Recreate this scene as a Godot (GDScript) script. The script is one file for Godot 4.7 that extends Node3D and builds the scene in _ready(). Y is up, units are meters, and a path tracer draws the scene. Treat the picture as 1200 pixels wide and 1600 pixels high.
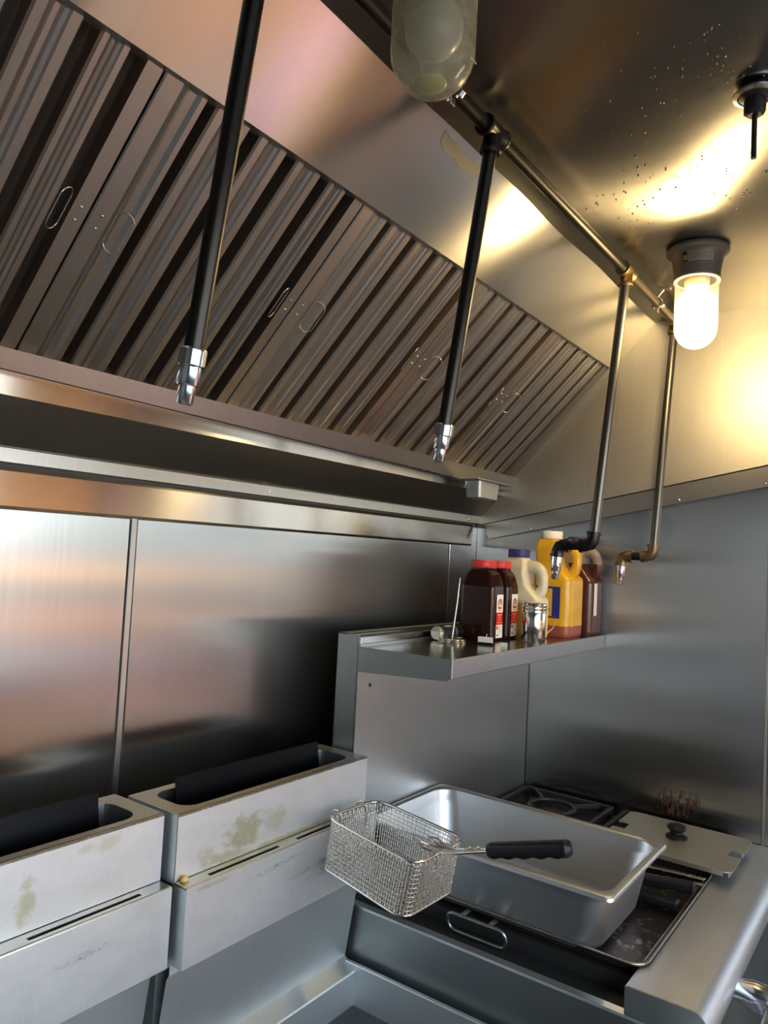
extends Node3D
# Food truck cooking line: fryers and range under an exhaust hood. Lengths in metres; H is the height of the lens above the floor.
const H := 1.62
var taken := {}
var mats := {}

class MB:
	var v := PackedVector3Array()
	var n := PackedVector3Array()
	var t := PackedVector2Array()
	func tri(a, b, c, na, nb, nc, ua, ub, uc):
		if (b - a).cross(c - a).dot(na + nb + nc) > 0.0:
			v.append_array([a, c, b]); n.append_array([na, nc, nb]); t.append_array([ua, uc, ub])
		else:
			v.append_array([a, b, c]); n.append_array([na, nb, nc]); t.append_array([ua, ub, uc])
	func fuv(p: Vector3, nn: Vector3) -> Vector2:
		if absf(nn.y) > 0.95:
			return Vector2(p.x, p.z)
		var u := Vector3.UP.cross(nn).normalized()
		return Vector2(p.dot(u), -p.dot(nn.cross(u)))
	func quad(a: Vector3, b: Vector3, c: Vector3, d: Vector3):
		var nn := (c - a).cross(d - b)
		if nn.length() < 1e-12:
			return
		nn = nn.normalized()
		tri(a, b, c, nn, nn, nn, fuv(a, nn), fuv(b, nn), fuv(c, nn))
		tri(a, c, d, nn, nn, nn, fuv(a, nn), fuv(c, nn), fuv(d, nn))
	func quaduv(a: Vector3, b: Vector3, c: Vector3, d: Vector3):
		var nn := (c - a).cross(d - b).normalized()
		tri(a, b, c, nn, nn, nn, Vector2(0, 1), Vector2(1, 1), Vector2(1, 0))
		tri(a, c, d, nn, nn, nn, Vector2(0, 1), Vector2(1, 0), Vector2(0, 0))
	func ftri(a: Vector3, b: Vector3, c: Vector3, out: Vector3):
		var nn := (b - a).cross(c - a).normalized()
		if nn.dot(out) < 0: nn = -nn
		tri(a, b, c, nn, nn, nn, fuv(a, nn), fuv(b, nn), fuv(c, nn))
	func qout(a: Vector3, b: Vector3, c: Vector3, d: Vector3, out: Vector3):
		if (c - a).cross(d - b).dot(out) < 0:
			quad(a, d, c, b)
		else:
			quad(a, b, c, d)
	func box(c: Vector3, s: Vector3, bev := 0.0, bs := Basis()):
		var h := s / 2
		var b := minf(bev, minf(h.x, minf(h.y, h.z)) * 0.95)
		var pt := func(ax: int, sx: float, sy: float, sz: float) -> Vector3:
			var q := Vector3(sx * (h.x - (0.0 if ax == 0 else b)), sy * (h.y - (0.0 if ax == 1 else b)), sz * (h.z - (0.0 if ax == 2 else b)))
			return c + bs * q
		for s1 in [-1.0, 1.0]:
			qout(pt.call(0, s1, -1, -1), pt.call(0, s1, 1, -1), pt.call(0, s1, 1, 1), pt.call(0, s1, -1, 1), bs * Vector3(s1, 0, 0))
			qout(pt.call(1, -1, s1, -1), pt.call(1, 1, s1, -1), pt.call(1, 1, s1, 1), pt.call(1, -1, s1, 1), bs * Vector3(0, s1, 0))
			qout(pt.call(2, -1, -1, s1), pt.call(2, 1, -1, s1), pt.call(2, 1, 1, s1), pt.call(2, -1, 1, s1), bs * Vector3(0, 0, s1))
		if b > 0:
			for s1 in [-1.0, 1.0]:
				for s2 in [-1.0, 1.0]:
					qout(pt.call(0, s1, s2, -1), pt.call(1, s1, s2, -1), pt.call(1, s1, s2, 1), pt.call(0, s1, s2, 1), bs * Vector3(s1, s2, 0))
					qout(pt.call(0, s1, -1, s2), pt.call(2, s1, -1, s2), pt.call(2, s1, 1, s2), pt.call(0, s1, 1, s2), bs * Vector3(s1, 0, s2))
					qout(pt.call(1, -1, s1, s2), pt.call(2, -1, s1, s2), pt.call(2, 1, s1, s2), pt.call(1, 1, s1, s2), bs * Vector3(0, s1, s2))
					for s3 in [-1.0, 1.0]:
						ftri(pt.call(0, s1, s2, s3), pt.call(1, s1, s2, s3), pt.call(2, s1, s2, s3), bs * Vector3(s1, s2, s3))
	func bx(x0, y0, z0, x1, y1, z1, bev := 0.0):
		box(Vector3((x0 + x1) / 2, (y0 + y1) / 2, (z0 + z1) / 2), Vector3(absf(x1 - x0), absf(y1 - y0), absf(z1 - z0)), bev)
	func tube(path: Array, r, seg := 10, closed := false, caps := true):
		var m := path.size()
		var rings := []
		var nrm := []
		var prev := Vector3.ZERO
		for i in m:
			var a: Vector3 = path[(i - 1 + m) % m] if (closed or i > 0) else path[i]
			var c: Vector3 = path[(i + 1) % m] if (closed or i < m - 1) else path[i]
			var d := (c - a).normalized()
			if prev == Vector3.ZERO:
				prev = d.cross(Vector3(0.31, 0.87, 0.41)).normalized()
			prev = (prev - d * prev.dot(d)).normalized()
			var q := d.cross(prev)
			var rr: float = r[i] if r is Array else r
			var ring := []
			var nr := []
			for k in seg:
				var w := TAU * k / seg
				var o := prev * cos(w) + q * sin(w)
				ring.append(path[i] + o * rr); nr.append(o)
			rings.append(ring); nrm.append(nr)
		var L := 0.0
		for i in (m if closed else m - 1):
			var j := (i + 1) % m
			var L2: float = L + (path[j] - path[i]).length()
			for k in seg:
				var k2 := (k + 1) % seg
				var u0 := float(k) / seg * 0.1
				var u1 := float(k + 1) / seg * 0.1
				tri(rings[i][k], rings[i][k2], rings[j][k2], nrm[i][k], nrm[i][k2], nrm[j][k2], Vector2(u0, L), Vector2(u1, L), Vector2(u1, L2))
				tri(rings[i][k], rings[j][k2], rings[j][k], nrm[i][k], nrm[j][k2], nrm[j][k], Vector2(u0, L), Vector2(u1, L2), Vector2(u0, L2))
			L = L2
		if caps and not closed:
			for e in [0, m - 1]:
				var d: Vector3 = (path[0] - path[1]) if e == 0 else (path[m - 1] - path[m - 2])
				for k in range(1, seg - 1):
					ftri(rings[e][0], rings[e][k], rings[e][k + 1], d)
	func lathe(prof: Array, o: Vector3, bs := Basis(), seg := 24, smooth := 50.0):
		var m := prof.size()
		var sn := []
		for i in m - 1:
			var d: Vector2 = prof[i + 1] - prof[i]
			sn.append(Vector2(d.y, -d.x).normalized())
		for i in m - 1:
			if (prof[i + 1] - prof[i]).length() < 1e-7: continue
			var n0: Vector2 = sn[i]
			var n1: Vector2 = sn[i]
			if i > 0 and absf(sn[i].angle_to(sn[i - 1])) < deg_to_rad(smooth): n0 = (sn[i] + sn[i - 1]).normalized()
			if i < m - 2 and absf(sn[i].angle_to(sn[i + 1])) < deg_to_rad(smooth): n1 = (sn[i] + sn[i + 1]).normalized()
			for k in seg:
				var a := TAU * k / seg
				var b := TAU * (k + 1) / seg
				var da := Vector3(cos(a), 0, sin(a))
				var db := Vector3(cos(b), 0, sin(b))
				var p: Vector2 = prof[i]
				var q: Vector2 = prof[i + 1]
				var A := o + bs * (da * p.x + Vector3(0, p.y, 0))
				var B := o + bs * (db * p.x + Vector3(0, p.y, 0))
				var C := o + bs * (db * q.x + Vector3(0, q.y, 0))
				var D := o + bs * (da * q.x + Vector3(0, q.y, 0))
				var nA := bs * (da * n0.x + Vector3(0, n0.y, 0))
				var nB := bs * (db * n0.x + Vector3(0, n0.y, 0))
				var nC := bs * (db * n1.x + Vector3(0, n1.y, 0))
				var nD := bs * (da * n1.x + Vector3(0, n1.y, 0))
				var u0 := float(k) / seg
				var u1 := float(k + 1) / seg
				if p.x > 1e-6: tri(A, B, C, nA, nB, nC, Vector2(u0, p.y), Vector2(u1, p.y), Vector2(u1, q.y))
				if q.x > 1e-6: tri(A, C, D, nA, nC, nD, Vector2(u0, p.y), Vector2(u1, q.y), Vector2(u0, q.y))
	func surf(g: Array, cu := false, cv := false, flip := false):
		# smooth surface over rows of points
		var R := g.size()
		var C: int = g[0].size()
		var nn := []
		for i in R:
			var row := []
			for j in C:
				var a: Vector3 = g[i][(j - 1 + C) % C] if (cv or j > 0) else g[i][j]
				var b: Vector3 = g[i][(j + 1) % C] if (cv or j < C - 1) else g[i][j]
				var c: Vector3 = g[(i - 1 + R) % R][j] if (cu or i > 0) else g[i][j]
				var d: Vector3 = g[(i + 1) % R][j] if (cu or i < R - 1) else g[i][j]
				var q := (b - a).cross(d - c)
				if q.length() < 1e-14: q = Vector3.UP * 1e-6
				row.append(q.normalized() * (-1.0 if flip else 1.0))
			nn.append(row)
		for i in (R if cu else R - 1):
			var i2 := (i + 1) % R
			for j in (C if cv else C - 1):
				var j2 := (j + 1) % C
				var u0 := Vector2(float(j) / C, float(i) / R)
				var u1 := Vector2(float(j + 1) / C, float(i) / R)
				var u2 := Vector2(float(j + 1) / C, float(i + 1) / R)
				var u3 := Vector2(float(j) / C, float(i + 1) / R)
				tri(g[i][j], g[i][j2], g[i2][j2], nn[i][j], nn[i][j2], nn[i2][j2], u0, u1, u2)
				tri(g[i][j], g[i2][j2], g[i2][j], nn[i][j], nn[i2][j2], nn[i2][j], u0, u2, u3)
	func prism(poly: PackedVector2Array, o: Vector3, ex: Vector3, ey: Vector3, dz: Vector3, smooth := false):
		var P := []
		for p in poly: P.append(o + ex * p.x + ey * p.y)
		var idx := Geometry2D.triangulate_polygon(poly)
		for k in range(0, idx.size(), 3):
			ftri(P[idx[k]], P[idx[k + 1]], P[idx[k + 2]], -dz)
			ftri(P[idx[k]] + dz, P[idx[k + 1]] + dz, P[idx[k + 2]] + dz, dz)
		var m := poly.size()
		var area := 0.0
		for i in m: area += poly[i].cross(poly[(i + 1) % m])
		var sg := 1.0 if area > 0 else -1.0
		var en := []
		for i in m:
			var e := poly[(i + 1) % m] - poly[i]
			var q := Vector2(e.y, -e.x).normalized() * sg
			en.append((ex * q.x + ey * q.y).normalized())
		for i in m:
			var j := (i + 1) % m
			var n0: Vector3 = en[i]
			var n1: Vector3 = en[i]
			if smooth:
				var pv: Vector3 = en[(i - 1 + m) % m]
				var nx: Vector3 = en[j]
				if pv.dot(en[i]) > 0.6: n0 = (pv + en[i]).normalized()
				if nx.dot(en[i]) > 0.6: n1 = (nx + en[i]).normalized()
			var A: Vector3 = P[i]
			var B: Vector3 = P[j]
			tri(A, B, B + dz, n0, n1, n1, fuv(A, en[i]), fuv(B, en[i]), fuv(B + dz, en[i]))
			tri(A, B + dz, A + dz, n0, n1, n0, fuv(A, en[i]), fuv(B + dz, en[i]), fuv(A + dz, en[i]))
	func strip(prof: Array, dx: Vector3):
		# sheet folded along a profile of points and drawn out by dx
		for i in prof.size() - 1:
			quad(prof[i], prof[i + 1], prof[i + 1] + dx, prof[i] + dx)
	func mesh() -> ArrayMesh:
		var a := []
		a.resize(Mesh.ARRAY_MAX)
		a[Mesh.ARRAY_VERTEX] = v; a[Mesh.ARRAY_NORMAL] = n; a[Mesh.ARRAY_TEX_UV] = t; a[Mesh.ARRAY_TEX_UV2] = t
		var m := ArrayMesh.new()
		m.add_surface_from_arrays(Mesh.PRIMITIVE_TRIANGLES, a)
		return m

func V(x, y, z) -> Vector3: return Vector3(x, y + H, z)   # y measured from the lens

func numbered(called: String) -> String:
	if not taken.has(called):
		taken[called] = 0
		return called
	taken[called] += 1
	return "%s_%03d" % [called, taken[called]]

func meta(o, label, category, group := "", kind := ""):
	if label: o.set_meta("label", label)
	if category: o.set_meta("category", category)
	if group: o.set_meta("group", group)
	if kind: o.set_meta("kind", kind)
	return o

func thing(called: String, label: String, category: String, at: Vector3, group := "") -> Node3D:
	var o := Node3D.new()
	o.name = numbered(called)
	add_child(o)
	o.position = at
	return meta(o, label, category, group)

func part(mb: MB, called: String, mat: Material, parent = null, local := false, label := "") -> MeshInstance3D:
	# shapes are given in the room's axes unless local; a sub-part shares its part's axes
	var o := MeshInstance3D.new()
	o.mesh = mb.mesh()
	o.material_override = mat
	o.cast_shadow = GeometryInstance3D.SHADOW_CASTING_SETTING_ON
	if label: o.set_meta("label", label)
	if parent == null:
		o.name = numbered(called)
		add_child(o)
	else:
		o.name = called
		parent.add_child(o, true)
		if not local and not (parent is MeshInstance3D): o.position = -parent.position
	return o

func struct(mb: MB, called: String, mat: Material) -> MeshInstance3D:
	var o := part(mb, called, mat)
	o.set_meta("kind", "structure")
	return o

func solo(mb: MB, called, mat, label, category, group := "") -> MeshInstance3D:
	# a thing that is one mesh; its shape is given in the room's axes, its node stands at the base of the shape
	var lo := mb.v[0]
	var hi := mb.v[0]
	for p in mb.v:
		lo = lo.min(p); hi = hi.max(p)
	var at := Vector3((lo.x + hi.x) / 2, lo.y, (lo.z + hi.z) / 2)
	for i in mb.v.size(): mb.v[i] -= at
	var o := part(mb, called, mat)
	o.position = at
	meta(o, label, category, group)
	return o

# ---------- materials ----------
func lin(r, g, b, a := 1.0) -> Color:
	var c := Color(r, g, b).linear_to_srgb()
	c.a = a
	return c

func plain(c: Color, rough := 0.5, metal := 0.0) -> StandardMaterial3D:
	var m := StandardMaterial3D.new()
	m.albedo_color = c; m.roughness = rough; m.metallic = metal
	return m

func pattern(w: int, h: int, f: Callable) -> ImageTexture:
	var im := Image.create(w, h, false, Image.FORMAT_RGBA8)
	for y in h:
		for x in w: im.set_pixel(x, y, f.call(float(x) / w, float(y) / h))
	return ImageTexture.create_from_image(im)

func noise(sd: int, freq: float, oct := 3) -> FastNoiseLite:
	var f := FastNoiseLite.new()
	f.seed = sd; f.frequency = freq; f.fractal_octaves = oct; f.noise_type = FastNoiseLite.TYPE_SIMPLEX_SMOOTH
	return f

func grain(sd: int, along_v: bool, lo: float, hi: float, patch: float) -> ImageTexture:
	# brushing lines, wipe marks and film patches of sheet steel
	var a := noise(sd, 1.0, 2)
	var b := noise(sd + 7, 1.0, 4)
	return pattern(512, 512, func(u, v):
		var p: float = u if along_v else v
		var q: float = v if along_v else u
		var s: float = 0.5 + 0.5 * a.get_noise_2d(p * 230.0, q * 5.0)
		var c: float = 0.5 + 0.5 * b.get_noise_2d(u * 6.0, v * 6.0)
		var k: float = clampf(lerpf(s, c, patch), 0, 1)
		var g := lerpf(lo, hi, k)
		return Color(g, g, g))

func steel(key: String, c: Color, rough: float, aniso := 0.0, tex := "wall", scale := 0.7) -> StandardMaterial3D:
	if mats.has(key): return mats[key]
	var m := plain(c, rough, 1.0)
	m.resource_name = key
	if not mats.has("tex_" + tex):
		match tex:
			"wall": mats["tex_wall"] = [grain(3, true, 0.90, 1.0, 0.6), grain(11, true, 0.93, 1.0, 0.5)]
			"flat": mats["tex_flat"] = [grain(23, false, 0.8, 1.0, 0.6), grain(29, false, 0.94, 1.0, 0.6)]
	m.roughness_texture = mats["tex_" + tex][0]
	m.albedo_texture = mats["tex_" + tex][1]
	m.uv1_scale = Vector3(scale, scale, scale)
	if aniso != 0.0:
		m.anisotropy_enabled = true; m.anisotropy = aniso
	mats[key] = m
	return m

func rr(hx: float, hy: float, r: float, k := 5) -> PackedVector2Array:
	var p := PackedVector2Array()
	for q in [[1, 1, 0.0], [-1, 1, PI / 2], [-1, -1, PI], [1, -1, PI * 1.5]]:
		for i in k + 1:
			var a: float = q[2] + PI / 2 * i / k
			p.append(Vector2(q[0] * (hx - r) + cos(a) * r, q[1] * (hy - r) + sin(a) * r))
	return p

func ring_of(poly: PackedVector2Array, y: float, c: Vector3, s := 1.0) -> Array:
	var o := []
	for p in poly: o.append(c + Vector3(p.x * s, y, p.y * s))
	return o

func fan(mb: MB, ring: Array, out: Vector3):
	var c := Vector3.ZERO
	for p in ring: c += p
	c /= ring.size()
	for i in ring.size(): mb.ftri(c, ring[i], ring[(i + 1) % ring.size()], out)

# ---------- scene ----------
func _ready():
	setup_view()
	make_materials()
	room()
	hood()
	filters()
	pipes()
	lamps()
	fryer(0.783, 1.272, -0.94, true)
	fryer(0.285, 0.773, -0.962, false)
	gas_range()
	cookware()
	shelf_things()
	across()

func setup_view():
	var cam := Camera3D.new()
	cam.position = Vector3(0, H, 0)
	cam.rotation = Vector3(0.05534, -0.938925, 0.052867)
	cam.fov = rad_to_deg(2 * atan(800.0 / 1158.14))
	cam.near = 0.02
	add_child(cam)
	cam.current = true
	var e := Environment.new()
	e.background_mode = Environment.BG_SKY
	var sk := ProceduralSkyMaterial.new()
	sk.sky_top_color = Color(0.70, 0.79, 0.88)
	sk.sky_horizon_color = Color(0.93, 0.96, 0.95)
	sk.ground_horizon_color = Color(0.72, 0.72, 0.72)
	sk.ground_bottom_color = Color(0.5, 0.5, 0.5)
	sk.energy_multiplier = 10.0
	sk.sun_angle_max = 1.0
	var sky := Sky.new()
	sky.sky_material = sk
	e.sky = sky
	e.tonemap_mode = Environment.TONE_MAPPER_LINEAR
	e.tonemap_exposure = 1.0
	e.sdfgi_enabled = true; e.ssao_enabled = true; e.ssil_enabled = true
	var we := WorldEnvironment.new()
	we.environment = e
	add_child(we)

func make_materials():
	steel("wall", lin(0.45, 0.45, 0.445), 0.255, 0.95, "wall", 0.5)
	steel("ceiling", lin(0.36, 0.345, 0.325), 0.27, 0.95, "flat", 1.0)
	steel("hood", lin(0.72, 0.69, 0.63), 0.235, -0.95, "wall", 0.6)
	steel("filter", lin(0.52, 0.455, 0.40), 0.40, 0.0, "wall", 2.0)
	steel("trim", lin(0.50, 0.49, 0.47), 0.36, 0.5, "wall", 0.7)
	steel("range", lin(0.42, 0.44, 0.43), 0.45, 0.4, "flat", 0.9)
	steel("shelf", lin(0.50, 0.50, 0.49), 0.22, 0.0, "flat", 0.9)
	steel("pan", lin(0.62, 0.62, 0.62), 0.46, 0.0, "flat", 2.0)
	steel("lid", lin(0.72, 0.66, 0.54), 0.46, 0.0, "flat", 2.0)  # warm tint stands in for lamp light mirrored by the lid
	steel("wire", lin(0.66, 0.63, 0.58), 0.28, 0.0, "flat", 9.0)
	steel("chrome", lin(0.72, 0.74, 0.77), 0.18, 0.0, "flat", 9.0)
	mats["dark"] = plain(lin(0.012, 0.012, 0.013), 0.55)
	mats["pipe"] = steel("pipe_steel", lin(0.05, 0.046, 0.043), 0.36, 0.0, "wall", 4.0)
	mats["rust"] = steel("rusty_fitting", lin(0.25, 0.17, 0.09), 0.45, 0.0, "flat", 14.0)
	mats["iron"] = plain(lin(0.025, 0.023, 0.022), 0.5, 0.3)
	mats["black_plastic"] = plain(lin(0.008, 0.008, 0.009), 0.38)
	mats["black_plastic"].metallic_specular = 0.32

# the room: floor, ceiling, walls, trims
func room():
	var m := MB.new()
	m.bx(-2.3, -0.06, -1.3, 2.3, 0.0, 1.1)
	struct(m, "floor", plain(lin(0.42, 0.40, 0.37), 0.5))
	m = MB.new()
	m.bx(-9, -0.75, -9, 9, -0.7, 9)
	struct(m, "ground", plain(lin(0.30, 0.29, 0.27), 0.9))
	# ceiling sheet, slightly buckled, under a roof slab
	m = MB.new()
	var nz := noise(5, 1.0, 2)
	var g := []
	for i in 81:
		var row := []
		for j in 49:
			var x := -2.25 + 4.5 * i / 80.0
			var z := -0.9 + 1.95 * j / 48.0
			row.append(V(x, 0.70 + 0.004 * nz.get_noise_2d(x * 1.6 + 3.0, z * 2.2), z))
		g.append(row)
	m.surf(g, false, false, true)
	var ce := struct(m, "ceiling", mats["ceiling"])
	m = MB.new()
	m.bx(-2.3, H + 0.715, -1.3, 2.3, H + 0.78, 1.1)
	part(m, "roof_slab", plain(lin(0.5, 0.5, 0.5), 0.7), ce)
	# grease droplets hanging from the ceiling sheet
	m = MB.new()
	var rng := RandomNumberGenerator.new()
	rng.seed = 12
	for q in [[1.04, -0.235, 0.05, 40], [1.415, -0.36, 0.10, 60], [1.05, -0.33, 0.07, 22], [1.24, -0.42, 0.08, 22], [1.56, -0.28, 0.08, 30], [1.37, -0.52, 0.05, 14]]:
		for i in q[3]:
			var a := rng.randf() * TAU
			var d: float = q[2] * (rng.randf() + rng.randf())
			var r := rng.randf_range(0.0007, 0.0019)
			m.lathe([Vector2(0, -0.7 * r), Vector2(0.7 * r, -0.5 * r), Vector2(r, 0.6 * r)], V(q[0] + cos(a) * d, 0.6995, q[1] + sin(a) * d), Basis(), 6)
	var dp := part(m, "grease_droplets", steel("droplet", lin(0.5, 0.46, 0.38), 0.2, 0.0, "flat", 9.0), ce)
	dp.set_meta("kind", "stuff")
	# back wall of sheets with battens over the joints
	m = MB.new()
	m.bx(-2.3, 0, -1.26, 2.24, H + 0.72, -1.204)
	var wb := struct(m, "wall_back", plain(lin(0.2, 0.2, 0.2), 0.7))
	for r in [[-2.2, -0.36], [-0.35, 0.836], [0.854, 1.984], [1.992, 2.16]]:
		m = MB.new()
		m.bx(r[0], 0, -1.204, r[1], H + 0.10, -1.196, 0.001)
		part(m, "panel", mats["wall"], wb)
	m = MB.new()
	m.bx(0.839, 0, -1.204, 0.851, H + 0.04, -1.1945, 0.001)
	part(m, "batten", mats["trim"], wb)
	# right wall: lower sheets, upper sheet above the sloping trim
	m = MB.new()
	m.bx(2.168, 0, -1.26, 2.24, H + 0.72, 1.06)
	var wr := struct(m, "wall_right", plain(lin(0.2, 0.2, 0.2), 0.7))
	for r in [[-1.196, -0.331], [-0.324, 0.9]]:
		m = MB.new()
		m.bx(2.160, 0, r[0], 2.168, H + (0.30 if r[0] < -1 else 0.55), r[1], 0.001)
		part(m, "panel", mats["wall"], wr)
	m = MB.new()
	m.bx(2.1585, 0, -0.331, 2.166, H + 0.2, -0.324, 0.001)
	part(m, "batten", mats["trim"], wr)
	m = MB.new()
	var sl := (0.279 - 0.108) / (1.19 - 0.336)
	var ty := func(z): return 0.108 + (z + 1.19) * sl
	m.prism(PackedVector2Array([Vector2(-1.196, ty.call(-1.196)), Vector2(0.6, ty.call(0.6)), Vector2(0.6, 0.70), Vector2(-1.196, 0.70)]), V(2.151 - 1.196 * 0.042, 0, 0), Vector3(-0.042, 0, 1), Vector3.UP, Vector3(0.008, 0, 0))
	part(m, "upper_panel", steel("end_panel", lin(0.56, 0.54, 0.50), 0.52, 0.0, "wall", 0.6), wr)
	m = MB.new()
	m.prism(PackedVector2Array([Vector2(-1.150, ty.call(-1.150) - 0.052), Vector2(0.6, ty.call(0.6) - 0.062), Vector2(0.6, ty.call(0.6) - 0.004), Vector2(-1.168, ty.call(-1.168) - 0.003)]), V(2.155 - 1.196 * 0.042, 0, 0), Vector3(-0.042, 0, 1), Vector3.UP, Vector3(0.006, 0, 0))
	var tr := struct(m, "trim_1", mats["trim"])
	for z in [-1.0, -0.55, -0.335]:
		m = MB.new()
		m.lathe([Vector2(0, 0.003), Vector2(0.003, 0.002), Vector2(0.004, 0)], V(2.155 - 0.042 * (z + 1.196), ty.call(z) - 0.046, z), Basis(Vector3(0, 0, 1), PI / 2), 10)
		part(m, "screw", mats["chrome"], tr)
	m = MB.new()
	m.bx(2.148, H + 0.682, -0.62, 2.162, H + 0.70, 0.9, 0.002)
	struct(m, "trim_2", mats["trim"])
	# band along the back wall under the hood lip
	m = MB.new()
	m.prism(PackedVector2Array([Vector2(0.038, 0), Vector2(0.044, 0.004), Vector2(0.100, 0.006), Vector2(0.108, 0.001), Vector2(0.108, -0.004), Vector2(0.038, -0.004)]), V(-2.2, 0, -1.196), Vector3.UP, Vector3(0, 0, 1), Vector3(4.32, 0, 0))
	struct(m, "trim_3", mats["hood"])
	# fallen brown drips on the right wall
	var dn := noise(31, 1.0, 3)
	var sm := plain(Color.WHITE, 0.6)
	sm.transparency = BaseMaterial3D.TRANSPARENCY_ALPHA
	sm.albedo_texture = pattern(128, 96, func(u, v):
		var s := dn.get_noise_2d(u * 11.0, v * 1.6) + 0.5 * dn.get_noise_2d(u * 30.0, v * 5.0)
		var env: float = (1.0 - pow(absf(u * 2 - 1), 3.0)) * smoothstep(0.0, 0.35, v) * (1.0 - smoothstep(0.85, 1.0, v))
		var a: float = smoothstep(0.32, 0.55, s * 0.8 + 0.42 * env + 0.05) * (1.0 if env > 0.02 else 0.0)
		return Color(0.23, 0.13, 0.06, a))
	m = MB.new()
	m.quaduv(V(2.1594, -0.675, -0.60), V(2.1594, -0.675, -0.48), V(2.1594, -0.60, -0.48), V(2.1594, -0.60, -0.60))
	part(m, "stain", sm, wr)
	# wall across the aisle with the serving hatch, and the end wall with the doorway
	m = MB.new()
	var f0 := 0.95
	m.bx(-2.3, 0, f0, 2.24, 1.02, 1.02)
	m.bx(-2.3, 2.02, f0, 2.24, H + 0.72, 1.02)
	m.bx(-2.3, 1.02, f0, -0.9, 2.02, 1.02)
	m.bx(1.55, 1.02, f0, 2.24, 2.02, 1.02)
	struct(m, "wall_front", steel("front_wall", lin(0.5, 0.5, 0.5), 0.45, 0.0, "flat", 0.6))
	m = MB.new()
	m.bx(-2.3, 0, -1.26, -2.2, H + 0.72, 1.02)
	struct(m, "wall_left", plain(lin(0.45, 0.45, 0.45), 0.5))

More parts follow.
